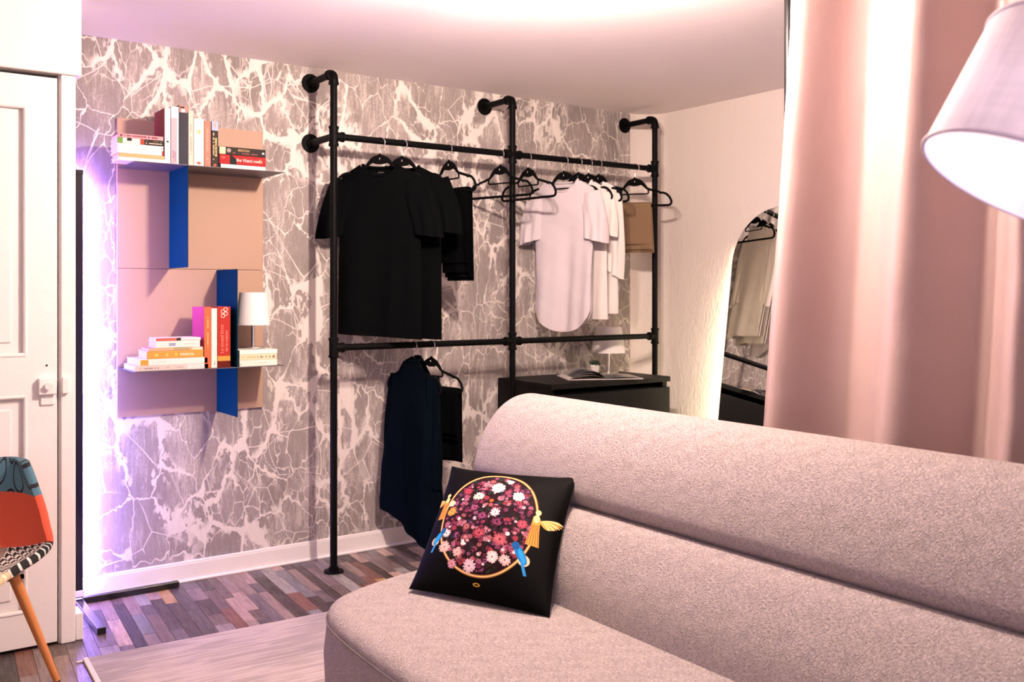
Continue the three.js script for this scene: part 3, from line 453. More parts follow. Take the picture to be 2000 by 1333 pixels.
hanger(2.835, RT, 74, 0, 'empty black velvet hanger just left of the middle upright pipe');
// upper rail, right bay
hanger(3.015, RT, 84, 0, 'empty black velvet hanger just right of the middle upright pipe');
hanger(3.258, RT, 64, 0, 'black velvet hanger holding the front white T-shirt');
shirt({ name: 't_shirt', label: 'white T-shirt with curved hem hanging in front', category: 't-shirt', at: [3.258, RT], phi: 66, m: white, W: 0.18, L: 0.73, hem: 0.17, mid: 0.185, hemCurve: 0.14, sd: 8, dipF: 0.065, fold: 0.03, depth: 0.028, sleeve: { len: 0.26, out: 0.015, r0: 0.075, r1: 0.066, top: 0.1, d: 0.042 } });
hanger(3.358, RT, 70, 0, 'black velvet hanger holding the white T-shirt in the middle');
shirt({ name: 't_shirt', label: 'white T-shirt squeezed between the curved hem one and the shirt', category: 't-shirt', at: [3.358, RT], phi: 68, m: white2, W: 0.175, L: 0.8, hem: 0.185, mid: 0.18, sd: 8, fold: 0.024, depth: 0.02, sleeve: { len: 0.22, out: 0.0, r0: 0.07, r1: 0.06, top: 0.1, d: 0.024 } });
hanger(3.432, RT, 72, 0, 'black velvet hanger holding the rear white shirt');
shirt({ name: 'shirt', label: 'off white shirt with wide neck hanging behind the white T-shirts', category: 'shirt', at: [3.432, RT], phi: 70, m: white2, W: 0.175, L: 0.77, hem: 0.19, mid: 0.185, sd: 8, fold: 0.024, depth: 0.022, collar: false, neck: 0.1, dipF: 0.1, sleeve: { len: 0.44, out: -0.005, r0: 0.065, r1: 0.045, top: 0.1, d: 0.026 } });
hanger(3.505, RT, 80, 0, 'black velvet hanger between the white shirt and the khaki trousers');
hanger(3.78, RT, 55, 0, 'black velvet hanger holding folded khaki trousers by the right pipe');
foldedTrousers({ label: 'khaki brown trousers folded over the hanger nearest the right pipe', at: [3.78, RT], phi: 55, m: khaki, w: 0.27, front: 0.25, back: 0.27, dx: -0.04, sd: 4 });
// lower rail
hanger(2.321, RB, 82, 0, 'black velvet hanger inside the long navy coat');
shirt({ name: 'long_coat', label: 'long dark navy coat hanging from the lower rail', category: 'coat', at: [2.321, RB], phi: 80, m: navy, W: 0.15, L: 0.83, hem: 0.215, mid: 0.175, neck: 0.045, dipF: 0.0, dipB: -0.02, y0: -0.008, slope: 0.85, hemTilt: -0.42, depth: 0.075, fold: 0.03, sd: 21, sleeve: { len: 0.5, out: 0.0, r0: 0.07, r1: 0.05, top: 0.1 } });
hanger(2.42, RB, 76, 0, 'black velvet hanger on the lower rail beside the long coat');
foldedTrousers({ name: 'folded_shorts', label: 'short black garment folded over the lower rail hanger', at: [2.42, RB], phi: 76, m: black, w: 0.26, front: 0.23, back: 0.34, dx: 0.06, sd: 6, category: 'trousers' });

// ------------------------------------------------------------------ chest of drawers and what stands on it
{
  const t = thing('chest_of_drawers', 'black chest of drawers in the corner under the white shirts', 'chest', [3.41, 0, 0.26]);
  const wood = mat([0.0045, 0.0042, 0.0042], 0.5, { specularIntensity: 0.18, bumpMap: paintBump, bumpScale: 0.0003 });
  mesh('top', rbox(-0.42, 0.42, 0.797, 0.826, -0.242, 0.242, 0.003), wood, t);
  mesh('side_panel', rbox(-0.42, -0.385, 0, 0.797, -0.242, 0.215, 0.002), wood, t); mesh('side_panel', rbox(0.385, 0.42, 0, 0.797, -0.242, 0.215, 0.002), wood, t);
  mesh('carcass', box(-0.386, 0.386, 0.03, 0.77, -0.238, 0.2), wood, t);
  for (let i = 0; i < 4; i++) { const y0 = 0.04 + i * 0.183; mesh('drawer_front', rbox(-0.417, 0.417, y0, y0 + 0.178, 0.219, 0.241, 0.003), wood, t); }
  // open magazine
  const page = mat([0.62, 0.57, 0.54], 0.4), photo = mat(0xffffff, 0.35, { map: canvasTex(256, 256, (c, w, h) => { c.fillStyle = '#4a4f59'; c.fillRect(0, 0, w, h); c.fillStyle = '#8d8a86'; c.fillRect(0, h * 0.6, w, h * 0.4); c.fillStyle = '#2a2c33'; c.fillRect(w * 0.1, h * 0.15, w * 0.4, h * 0.4); c.fillStyle = '#b99f8f'; c.fillRect(w * 0.6, h * 0.2, w * 0.25, h * 0.3); }) });
  const mg = thing('magazine', 'open picture magazine lying on the black chest', 'magazine', [3.45, 0.8265, 0.335], -0.45);
  mesh('cover', merge([rbox(-0.21, 0.0, 0, 0.004, -0.14, 0.14, 0.001), rbox(0.0, 0.21, 0, 0.004, -0.14, 0.14, 0.001)]), page, mg);
  for (const s of [-1, 1]) for (let k = 0; k < (s < 0 ? 3 : 2); k++) mesh('page', grid(16, 4, (u, v) => [s * 0.205 * u * (1 - 0.03 * k), 0.005 + (s < 0 ? 0.018 + 0.012 * k : 0.004 * (k + 1)) * Math.sin(Math.PI * Math.pow(u, 0.8)), (v - 0.5) * 0.275, s < 0 ? 1 - u : u, v]), k === (s < 0 ? 2 : 1) ? photo : page, mg);
  // small potted plant
  const pl = thing('potted_plant', 'tiny dark green plant in white pot on the black chest', 'plant', [3.575, 0.8262, 0.15]);
  mesh('pot', new THREE.LatheGeometry([[0, 0], [0.022, 0], [0.03, 0.055], [0.027, 0.055], [0.024, 0.045], [0, 0.045]].map(([a, b]) => new THREE.Vector2(a, b)), 32), M.whitePaint, pl);
  const leaf = mat([0.012, 0.035, 0.014], 0.6); seed = 77;
  const lg = []; for (let k = 0; k < 90; k++) { const g = new THREE.SphereGeometry(1, 6, 4); g.scale(0.007, 0.003, 0.005); g.rotateY(rnd() * 6.3); g.rotateZ(rr(-0.8, 0.8)); const a = rnd() * 6.3, r = Math.sqrt(rnd()) * 0.03; g.translate(Math.cos(a) * r, 0.052 + rr(0, 0.03) * (1 - r * 14), Math.sin(a) * r); lg.push(g); }
  mesh('foliage', merge(lg), leaf, pl);
}

// ------------------------------------------------------------------ arched mirror leaning on the right wall, lit from behind
{
  const lean = Math.atan(0.232 / 1.755), t = thing('arched_mirror', 'tall arched mirror with glowing rim leaning on the plaster wall', 'mirror', [3.918, 0.002, 1.0]);
  const H = 1.77, HW = 0.3; const arch = (w, h) => { const s = new THREE.Shape(); s.moveTo(-w, 0); s.lineTo(w, 0); s.lineTo(w, h - w); s.absarc(0, h - w, w, 0, Math.PI, false); s.closePath(); return s; };
  const place = (g) => { g.rotateY(-Math.PI / 2); g.rotateZ(-lean); return g; };   // face looks to -x, top tips towards the wall
  const bodyG = new THREE.ExtrudeGeometry(arch(HW, H), { depth: 0.02, bevelEnabled: false, curveSegments: 48 }); bodyG.translate(0, 0, -0.0225);
  mesh('backing', place(bodyG), M.blackLacquer, t);
  const gl = new THREE.ExtrudeGeometry(arch(HW - 0.004, H - 0.004), { depth: 0.002, bevelEnabled: false, curveSegments: 48 }); gl.translate(0, 0.002, -0.0024);
  mesh('glass', place(gl), mat([0.9, 0.91, 0.88], 0.015, { metalness: 1 }), t);
  const strip = new THREE.Shape(); const o = arch(HW - 0.02, H - 0.02), inn = new THREE.Path(); { const w = HW - 0.032, h = H - 0.032; inn.moveTo(-w, 0.04); inn.lineTo(-w, h - w); inn.absarc(0, h - w, w, Math.PI, 0, true); inn.lineTo(w, 0.04); inn.closePath(); }
  o.holes.push(inn); const sg = new THREE.ExtrudeGeometry(o, { depth: 0.004, bevelEnabled: false, curveSegments: 40 }); sg.translate(0, 0, -0.0267);
  const st = mesh('light_strip', place(sg), mat(0xffffff, 0.5, { emissive: MIRROR_GLOW, emissiveIntensity: 4 }), t); st.userData.label = 'warm white light strip behind the mirror rim';
  const q = new THREE.Quaternion().setFromEuler(new THREE.Euler(0, 0, -lean));
  const put = (u, y, w, h, roll) => { const l = new THREE.RectAreaLight(MIRROR_GLOW, MIRROR_POWER, w, h); const p = V(0.0275, y, u).applyQuaternion(q); l.position.copy(p); const tgt = V(1, y, u).applyQuaternion(q); l.up.set(0, 1, 0); l.lookAt(tgt.x, tgt.y, tgt.z); t.add(l); return l; };
  put(-(HW - 0.026), 0.74, 0.012, 1.44); put(HW - 0.026, 0.74, 0.012, 1.44);
  for (let k = 0; k < 7; k++) { const a = Math.PI * (k + 0.5) / 7, r = HW - 0.026; put(Math.cos(a) * r, H - HW + Math.sin(a) * r, 0.05, 0.05).intensity = MIRROR_POWER * 0.012 * (Math.PI * r / 7) / 0.0025; }
}

// ------------------------------------------------------------------ sofa
const curl = (u, v) => { const wx = noise(u * 40, v * 40, 3, 40, 40), wy = noise(u * 40, v * 40, 5, 40, 40), a = noise(u * 64 + 2.2 * wx, v * 64 + 2.2 * wy, 7, 64, 64), b = noise(u * 120 + 1.6 * wy, v * 120 + 1.6 * wx, 9, 120, 120); return 0.58 * (1 - Math.abs(2 * a - 1)) + 0.42 * (1 - Math.abs(2 * b - 1)); };
const bou = dataTex(512, 512, (x, y, c) => { c[0] = c[1] = c[2] = curl(x / 512, y / 512); }, false, 6, 6);
const bouCol = dataTex(512, 512, (x, y, c) => { const u = x / 512, v = y / 512, g = 0.82 + 0.2 * sm(0.2, 0.9, curl(u, v)) - 0.03 + 0.04 * (noise(u * 9, v * 9, 15, 9, 9) - 0.5); c[0] = g; c[1] = g * 0.985; c[2] = g * 0.975; }, true, 6, 6);
const boucle = mat([0.555, 0.488, 0.475], 0.95, { map: bouCol, bumpMap: bou, bumpScale: 0.0055, sheen: 0.2, sheenRoughness: 0.6 });
{
  const t = thing('sofa', 'pale boucle sofa with rolled back cushions seen from its end', 'sofa', [1.65, 0, 2.8]);
  const Z0 = 1.56, Z1 = 4.05, off = (g) => { g.translate(-1.65, 0, -2.8); return g; };
  function roll(name, pts, r, z0, z1) {
    const curve = new THREE.CatmullRomCurve3(pts.map(([x, y]) => V(x, y, 0)), true, 'catmullrom', 0.5), N = 120, P = curve.getSpacedPoints(N), nrm = P.map((_, i) => { const a = P[(i - 1 + N) % N], b = P[(i + 1) % N], d = b.clone().sub(a).normalize(); return V(d.y, -d.x, 0); });
    let area = 0; for (let i = 0; i < N; i++) area += P[i].x * P[(i + 1) % N].y - P[(i + 1) % N].x * P[i].y; const sg = area > 0 ? -1 : 1;   // inward
    const st = []; for (let k = 0; k <= 10; k++) { const a = k / 10 * Math.PI / 2; st.push([z0 + r * (1 - Math.cos(Math.PI / 2 - a + 0) * 1) , 0, a]); }
    const rows = []; for (let k = 0; k <= 10; k++) { const a = k / 10 * Math.PI / 2; rows.push([z0 + r * (1 - Math.cos(a)), r * (1 - Math.sin(a))]); } for (let k = 1; k < 24; k++) rows.push([lerp(z0 + r, z1 - r, k / 24), 0]); for (let k = 10; k >= 0; k--) { const a = k / 10 * Math.PI / 2; rows.push([z1 - r * (1 - Math.cos(a)), r * (1 - Math.sin(a))]); }
    const len = curve.getLength(), g = grid(N, rows.length - 1, (u, v) => { const i = Math.round(u * N) % N, [z, ins] = rows[Math.round(v * (rows.length - 1))]; return [P[i].x + nrm[i].x * sg * ins, P[i].y + nrm[i].y * sg * ins, z, z, u * len]; }, true);
    const cap = (row) => { const s = new THREE.Shape(P.slice(0, N).map((p, i) => new THREE.Vector2(p.x + nrm[i].x * sg * r, p.y + nrm[i].y * sg * r))); const q = new THREE.ShapeGeometry(s); q.translate(0, 0, row); return q; };
    return mesh(name, off(merge([g, cap(z0), cap(z1)])), boucle, t);
  }
  roll('lower_back_cushion', [[1.645, 0.40], [1.648, 0.46], [1.668, 0.53], [1.705, 0.595], [1.755, 0.645], [1.82, 0.66], [1.9, 0.62], [1.95, 0.52], [1.92, 0.4], [1.8, 0.37], [1.69, 0.37]], 0.05, Z0 + 0.07, Z1 - 0.05);
  roll('upper_back_cushion', [[1.815, 0.66], [1.793, 0.69], [1.803, 0.745], [1.838, 0.825], [1.895, 0.893], [1.965, 0.932], [2.045, 0.937], [2.12, 0.9], [2.175, 0.82], [2.205, 0.66], [2.19, 0.45], [2.14, 0.3], [2.05, 0.28], [1.95, 0.4], [1.9, 0.55], [1.86, 0.635]], 0.06, Z0 + 0.01, Z1);
  // seat: rounded plan
  const plan = [[1.085, 4.0], [1.07, 3.4], [1.066, 2.8], [1.068, 2.45], [1.075, 2.2], [1.088, 2.03], [1.112, 1.92], [1.16, 1.838], [1.24, 1.788], [1.36, 1.745], [1.52, 1.71], [1.75, 1.66], [2.0, 1.615]];
  const cv = new THREE.CatmullRomCurve3(plan.map(([x, z]) => V(x, 0, z)), false, 'catmullrom', 0.5).getPoints(90), B = 0.045;
  const inset = (d) => cv.map((p, i) => { const a = cv[Math.max(0, i - 1)], b = cv[Math.min(cv.length - 1, i + 1)], dx = b.x - a.x, dz = b.z - a.z, l = Math.hypot(dx, dz); return new THREE.Vector2(p.x - dz / l * d, p.z + dx / l * d); });
  const seatShape = (d) => { const s = new THREE.Shape(inset(d)); s.lineTo(2.06, 1.62 + d); s.lineTo(2.06, 4.0 - d); s.closePath(); return s; };
  const rows = []; for (let k = 0; k <= 8; k++) { const a = k / 8 * Math.PI / 2; rows.push([0.43 - B * 0.85 * (1 - Math.sin(a)) , B * (1 - Math.cos(a))]); }
  rows.unshift([0.1, 0.05], [0.14, 0.02], [0.22, -0.006], [0.3, -0.01]);
  
  const ring = rows.map(([y, d]) => inset(d).map((p) => V(p.x, y, p.y)));
  const acc = [0]; for (let i = 1; i < cv.length; i++) acc.push(acc[i - 1] + cv[i].distanceTo(cv[i - 1]));
  const vacc = [0]; for (let j = 1; j < rows.length; j++) vacc.push(vacc[j - 1] + Math.hypot(rows[j][0] - rows[j - 1][0], rows[j][1] - rows[j - 1][1]));
  const side = grid(cv.length - 1, rows.length - 1, (u, v) => { const i = Math.round(u * (cv.length - 1)), j = Math.round(v * (rows.length - 1)), p = ring[j][i]; return [p.x, p.y, p.z, acc[i], vacc[j]]; });
  const capS = new THREE.Shape(inset(B)); capS.lineTo(2.06, 1.67); capS.lineTo(2.06, 3.98); capS.closePath();
  const cap = new THREE.ShapeGeometry(capS); { const p = cap.attributes.position; const uv = cap.attributes.uv; for (let i = 0; i < p.count; i++) { const x = p.getX(i), z = p.getY(i); p.setXYZ(i, x, 0.43, z); uv.setXY(i, x, z); } const ix = cap.index; for (let i = 0; i < ix.count; i += 3) { const a = ix.getX(i); ix.setX(i, ix.getX(i + 1)); ix.setX(i + 1, a); } const n = cap.attributes.normal; for (let i = 0; i < n.count; i++) n.setXYZ(i, 0, 1, 0); }
  mesh('seat', off(merge([side, cap])), boucle, t);
  mesh('seam', off(new THREE.TubeGeometry(new THREE.CatmullRomCurve3(inset(-0.002).map((p) => V(p.x, 0.392, p.y))), 260, 0.0026, 8)), boucle, t);
  mesh('plinth', off(uvm(box(1.2, 2.1, 0.012, 0.12, 1.85, 3.95))), mat([0.02, 0.018, 0.017], 0.8), t);
}

// ------------------------------------------------------------------ printed cushion
{
  const BL = V(1.37, 0.441, 1.937), BR = V(1.555, 0.441, 2.332), TL = V(1.628, 0.737, 1.74), c = BR.clone().add(TL).multiplyScalar(0.5);
  const ex = BR.clone().sub(BL).normalize(), ey = TL.clone().sub(BL).normalize(), ez = ex.clone().cross(ey).normalize(), S = 0.226;
  const t = thing('cushion', 'black cushion printed with a gold ring of flowers on the sofa', 'cushion', [c.x, c.y, c.z]);
  c.addScaledVector(ez, 0);
  const print = canvasTex(1024, 1024, (g, w, h) => {
    g.fillStyle = '#020202'; g.fillRect(0, 0, w, h);
    seed = 505; const cx = 505, cy = 500, RXx = 362, RYy = 405;
    g.save(); g.translate(cx, cy); for (const [lw, col] of [[24, '#5b3416'], [17, '#a8703a'], [7, '#ecc98c']]) { g.strokeStyle = col; g.lineWidth = lw; g.beginPath(); g.ellipse(0, 0, RXx, RYy, 0, 0, 7); g.stroke(); } g.restore();
    g.fillStyle = '#1a0a10'; g.beginPath(); g.ellipse(cx, cy, RXx - 10, RYy - 10, 0, 0, 7); g.fill();
    const pal = ['#5e2136', '#7a3a50', '#43162a', '#8f5066', '#6a3a58', '#a36a78', '#502640', '#7c2a36', '#8a4a4e'];
    const petal = (C, l) => { const k = new THREE.Color(C); k.offsetHSL(rr(-0.02, 0.02), rr(-0.1, 0.06), l + rr(-0.07, 0.07)); g.fillStyle = '#' + k.getHexString(); };
    const flower = (x, y, r, col, heart = '#2a0e18') => { const n = 11 + Math.floor(rnd() * 8), turn = rnd() * 6, sq = rr(0.75, 1); for (let ringI = 0; ringI < 3; ringI++) { const rad = r * (1 - ringI * 0.27); for (let k = 0; k < n; k++) { const a = k / n * 6.283 + ringI * 0.45 + turn + rr(-0.12, 0.12); g.save(); g.translate(x, y); g.scale(1, sq); g.rotate(a); petal(col, -0.1 + 0.06 * ringI); g.beginPath(); g.ellipse(rad * 0.5, 0, rad * rr(0.36, 0.52), rad * rr(0.13, 0.24), rr(-0.2, 0.2), 0, 7); g.fill(); petal(col, 0.07 * ringI); g.beginPath(); g.ellipse(rad * 0.58, 0, rad * rr(0.2, 0.34), rad * 0.08, 0, 0, 7); g.fill(); g.restore(); } } g.fillStyle = heart; g.beginPath(); g.arc(x, y, r * 0.14, 0, 7); g.fill(); };
    const inRing = (m) => { const a = rnd() * 6.283, q = Math.sqrt(rnd()); return [cx + Math.cos(a) * q * (RXx - m), cy + Math.sin(a) * q * (RYy - m)]; };
    for (let k = 0; k < 420; k++) { const [x, y] = inRing(26); g.fillStyle = ['#141d15', '#1c3325', '#2c1520', '#16283c', '#24160f'][k % 5]; g.save(); g.translate(x, y); g.rotate(rnd() * 6); g.beginPath(); g.ellipse(0, 0, 20, 6, 0, 0, 7); g.fill(); g.restore(); }
    for (let k = 0; k < 240; k++) { const [x, y] = inRing(30); flower(x, y, rr(14, 36), pal[Math.floor(rnd() * pal.length)]); }
    for (let k = 0; k < 40; k++) { const [x, y] = inRing(40); flower(x, y, rr(10, 20), ['#d8b8b8', '#c99aa4', '#e6d6d0', '#b0707c'][k % 4], '#5a2a30'); }
    for (const [x, y, r, col, ht] of [[520, 235, 58, '#e9ded8', '#b9866e'], [690, 290, 50, '#efe6e2', '#b98a72'], [395, 330, 52, '#d6c8b2', '#8a6a50'], [205, 470, 46, '#d08c3c', '#5f2412'], [505, 360, 20, '#b85a28', '#4a180c'], [640, 640, 62, '#9c4c56', '#5c1824'], [480, 620, 56, '#8a3848', '#44121e'], [230, 740, 54, '#d8aaa2', '#a8584a'], [345, 770, 42, '#d0a098', '#a8584a'], [455, 850, 54, '#cfaebb', '#8f5f74'], [610, 765, 46, '#dcc4c0', '#8c4a54'], [700, 770, 48, '#cfa6a4', '#843a48'], [320, 850, 40, '#b98090', '#6f2438'], [215, 640, 40, '#ddc6c2', '#1e1018'], [180, 400, 36, '#cfc4a8', '#7a8a5a'], [290, 290, 46, '#8c3448', '#44121e'], [590, 160, 28, '#e0d8d2', '#988'], [560, 450, 40, '#cdb2b8', '#8a5064'], [770, 500, 42, '#a04454', '#5c1824'], [470, 490, 56, '#5c2a46', '#280c1c'], [590, 520, 58, '#50223a', '#220a16'], [390, 430, 48, '#6c3450', '#2c1020']]) flower(x, y, r, col, ht);
    // two gilt winged figures
    const figure = (x, y, s, mir) => { g.save(); g.translate(x, y); g.scale(s * mir, s); const gold = ['#8a5a24', '#c98f45', '#f2d390']; g.fillStyle = gold[1]; g.beginPath(); g.moveTo(-10, -52); g.quadraticCurveTo(20, -70, 36, -40); g.lineTo(44, 40); g.lineTo(58, 130); g.lineTo(-26, 130); g.lineTo(-14, 40); g.closePath(); g.fill(); g.strokeStyle = gold[0]; g.lineWidth = 5; for (let k = 0; k < 5; k++) { g.beginPath(); g.moveTo(-6 + k * 9, 0); g.lineTo(-18 + k * 17, 128); g.stroke(); } g.fillStyle = gold[2]; g.beginPath(); g.arc(14, -82, 18, 0, 7); g.fill(); g.beginPath(); g.ellipse(12, -40, 18, 26, 0, 0, 7); g.fill(); for (let k = 0; k < 8; k++) { g.fillStyle = k % 2 ? gold[1] : gold[2]; g.save(); g.translate(34, -34); g.rotate(-0.35 + k * 0.13); g.beginPath(); g.ellipse(64 - k * 4, 6, 66 - k * 5, 9, 0, 0, 7); g.fill(); g.restore(); } g.restore(); };
    figure(845, 480, 1.15, 1); figure(128, 400, 0.95, -1);
    // two blue birds
    const bird = (x, y, s, mir, rot) => { g.save(); g.translate(x, y); g.scale(s * mir, s); g.rotate(rot); g.fillStyle = '#e4c09a'; g.beginPath(); g.ellipse(22, 26, 34, 30, 0, 0, 7); g.fill(); g.fillStyle = '#1c6fae'; g.beginPath(); g.ellipse(0, 0, 58, 24, 0.9, 0, 7); g.fill(); g.fillStyle = '#2a92d4'; g.beginPath(); g.ellipse(8, 6, 40, 13, 1.0, 0, 7); g.fill(); g.fillStyle = '#164f86'; g.beginPath(); g.arc(-34, -42, 22, 0, 7); g.fill(); g.fillStyle = '#2f86c4'; g.beginPath(); g.moveTo(20, 30); g.lineTo(48, 100); g.lineTo(30, 102); g.lineTo(4, 36); g.fill(); g.restore(); };
    bird(800, 710, 1.25, 1, 0); bird(150, 670, 1.05, -1, 0.1);
    g.fillStyle = '#c99a3c'; g.save(); g.translate(520, 955); g.beginPath(); g.ellipse(0, 0, 26, 11, 0, 0, 7); g.fill(); g.fillStyle = '#0b0b0a'; g.beginPath(); g.ellipse(0, 0, 16, 5, 0, 0, 7); g.fill(); g.restore();
  });
  const satin = (o) => mat([1, 1, 1], 0.7, { specularIntensity: 0.1, ...o });
  const face = (sgn) => grid(48, 48, (u, v) => {
    const a = u * 2 - 1, b = v * 2 - 1, pin = 1 - (b < 0 ? 0.03 : 0.075) * (1 - a * a) * b * b, pin2 = 1 - 0.06 * (1 - b * b) * a * a, hgt = 0.072 * Math.pow(Math.max(0, (1 - a * a) * (1 - b * b)), 0.55);
    const wr = 0.004 * Math.sin(a * 9 + b * 5) * Math.pow(1 - Math.abs(a * b), 2) * sm(0.3, 0.95, Math.max(Math.abs(a), Math.abs(b))) * (1 - Math.max(Math.abs(a), Math.abs(b)));
    const X = ex.clone().multiplyScalar(a * S * pin2).addScaledVector(ey, b * S * pin).addScaledVector(ez, sgn * hgt + wr + 0.012 * (hash(7, 3, 2)) * a * b);
    return [X.x, X.y, X.z, u, v];
  });
  mesh('printed_front', face(1), satin({ map: print }), t); mesh('plain_back', face(-1), mat([0.002, 0.002, 0.002], 0.7, { specularIntensity: 0.1 }), t);
}

// ------------------------------------------------------------------ rug
{
  const A = 2.4 * Math.PI / 180, rugTex = dataTex(1024, 512, (x, y, c) => {
    const u = x / 1024, v = y / 512; const line = noise(u * 9, v * 210, 3) * 0.55 + noise(u * 30, v * 256, 5) * 0.45, pt = fbm(u * 10, v * 9, 9, 4), pale = sm(0.5, 0.72, line * 0.6 + pt * 0.5);
    const g = 0.6 + 0.1 * (line - 0.5) + 0.12 * (pt - 0.5); c[0] = lerp(g, 0.76, pale * 0.45); c[1] = lerp(g * 0.92, 0.7, pale * 0.45); c[2] = lerp(g * 0.88, 0.67, pale * 0.45);
  }, true, 1 / 2.1, 1 / 1.05);
  const t = thing('rug', 'pale beige streaked rug on the plank floor under the sofa', 'rug', [0.726, 0, 0.743], -A);
  mesh('pile', uvm(rbox(0, 2.3, 0.0005, 0.0105, 0, 2.9, 0.004, 2)), mat(0xffffff, 0.95, { map: rugTex, bumpMap: rugTex, bumpScale: 0.002 }), t);
  mesh('border', uvm(rbox(-0.006, 0.012, 0.0004, 0.0118, -0.004, 2.9, 0.004)), mat([0.72, 0.62, 0.55], 0.95), t);
  mesh('corner_tuft', uvm(rbox(-0.028, 0.0, 0.0008, 0.007, 0.004, 0.012, 0.003)), mat([0.72, 0.62, 0.55], 0.95), t);
}

// ------------------------------------------------------------------ curtain, its rail and the black post
{
  const satin = mat([0.385, 0.275, 0.258], 0.36, { sheen: 0.5, sheenRoughness: 0.35, bumpMap: dataTex(256, 256, (x, y, c) => { const u = x / 256, v = y / 256; c[0] = c[1] = c[2] = 0.5 * noise(u * 128, v * 20, 3, 128, 20) + 0.5 * noise(u * 20, v * 128, 5, 20, 128); }, false, 6, 6), bumpScale: 0.0003 });
  satin.sheenColor = new THREE.Color(0.9, 0.7, 0.66);
  const cu = thing('curtain', 'pink satin curtain hanging in broad folds behind the sofa', 'curtain', [2.62, 0, 2.235]);
  const len = 1.9, top = 2.335;
  const g = grid(420, 90, (u, v) => {
    const y = lerp(top, 0.015, v), dn = sm(0, 1, v), s = u * len, flare = -0.2 * (1 - u) * v;
    const ph = 2.9 + s * 2 * Math.PI / 0.345 + 0.4 * Math.sin(s * 5 + 1) + 0.12 * v;
    const amp = lerp(0.1, 0.11, dn) * (0.88 + 0.2 * Math.sin(s * 7.3 + 1));
    let x = -amp * Math.cos(ph) - 0.012 * Math.cos(2 * ph + 0.8 + 0.6 * v), z = s + flare + 0.022 * Math.cos(ph);
    const wr = noise(s * 9, y * 6, 41) - 0.5, w2 = noise(s * 26 + 3 * wr, y * 17, 43) - 0.5; x += 0.006 * wr + 0.0016 * w2;
    return [x, y, z + 0.004 * wr, s * 1.3, y];
  });
  mesh('fabric', g, satin, cu);
  mesh('rail', uvm(rbox(-0.012, 0.012, 2.34, CEIL - 0.0005, -0.05, 2.4, 0.003)), M.whitePaint, cu);
  const po = thing('post', 'thin black post running to the ceiling beside the curtain edge', 'post', [2.762, 0, 2.165]);
  mesh('shaft', cyl(V(0, 0.006, 0), V(0, CEIL - 0.006, 0), 0.0165, 0.0165, 28), mat([0.012, 0.012, 0.012], 0.2), po);
  mesh('collar', cyl(V(0, CEIL - 0.012, 0), V(0, CEIL - 0.001, 0), 0.03, 0.03, 28), M.blackMetal, po); mesh('collar', cyl(V(0, 0.001, 0), V(0, 0.012, 0), 0.03, 0.03, 28), M.blackMetal, po);
}

// ------------------------------------------------------------------ big tilted lampshade in the foreground
{
  const right = V(Math.cos(YAW), 0, Math.sin(YAW)), fwd = V(Math.sin(YAW), 0, -Math.cos(YAW)), up = V(0, 1, 0);
  const axis = up.clone().addScaledVector(right, 0.53).addScaledVector(fwd, 0.012).normalize(), rim = V(1.277, 1.437, 3.734);
  const t = thing('floor_lamp', 'floor lamp with large tilted white shade above the sofa', 'lamp', [rim.x, rim.y, rim.z]); t.quaternion.setFromUnitVectors(up, axis);
  const r0 = 0.145, r1 = 0.143, hh = 0.186;
  const linen = dataTex(512, 256, (x, y, c) => { const u = x / 512, v = y / 256; const s = 0.93 + 0.05 * noise(u * 200, v * 10, 3, 200, 10) + 0.03 * noise(u * 20, v * 120, 5, 20, 120); c[0] = c[1] = c[2] = s; }, true);
  mesh('shade', new THREE.LatheGeometry([[r0, 0], [r1, hh], [r1 - 0.002, hh], [r0 - 0.002, 0]].map(([a, b]) => new THREE.Vector2(a, b)), 96), mat([0.93, 0.89, 0.89], 0.8, { map: linen, transmission: 0.6, thickness: 0 }), t);
  const ring = (r, y) => { const g = new THREE.TorusGeometry(r, 0.003, 10, 120); g.rotateX(Math.PI / 2); g.translate(0, y, 0); return g; };
  mesh('rim_trim', ring(r0, 0.002), mat([0.72, 0.66, 0.78], 0.6), t); mesh('rim_trim', ring(r1, hh), mat([0.72, 0.66, 0.78], 0.6), t);
  mesh('spider', merge([0, 1, 2].map((k) => { const a = k * 2.094 + 0.5; return cyl(V(0, hh - 0.02, 0), V(Math.cos(a) * r1, hh - 0.002, Math.sin(a) * r1), 0.0018, 0.0018, 6); })), M.steel, t);
  mesh('socket', cyl(V(0, hh - 0.09, 0), V(0, hh + 0.03, 0), 0.02, 0.016, 20), M.steel, t);
  const glow = new THREE.Color().setRGB(0.95, 0.78, 1.0);
  const bulb = mesh('bulb', new THREE.SphereGeometry(0.026, 20, 14), mat(0xffffff, 0.4, { emissive: glow, emissiveIntensity: 2 }), t); bulb.position.set(0, hh - 0.115, 0);
  const bl = new THREE.PointLight(glow, 0.085); bl.position.copy(bulb.position); bl.castShadow = true; t.add(bl);
  // arm and stand lie outside the picture on the right
  const inv = t.quaternion.clone().invert(), W = (x, y, z) => V(x, y, z).sub(rim).applyQuaternion(inv), tip = V(0, hh + 0.025, 0);
  mesh('arm', tube([tip, V(0, hh + 0.07, 0), W(1.58, 1.8, 3.86), W(1.9, 1.72, 4.1), W(2.3, 1.45, 4.3)], 0.008, 60, 10), M.steel, t);
  mesh('stand', cyl(W(2.3, 0.02, 4.3), W(2.3, 1.47, 4.3), 0.011, 0.011, 18), M.steel, t);
  mesh('base', cyl(W(2.3, 0.0005, 4.3), W(2.3, 0.022, 4.3), 0.14, 0.14, 48), M.steel, t);
}

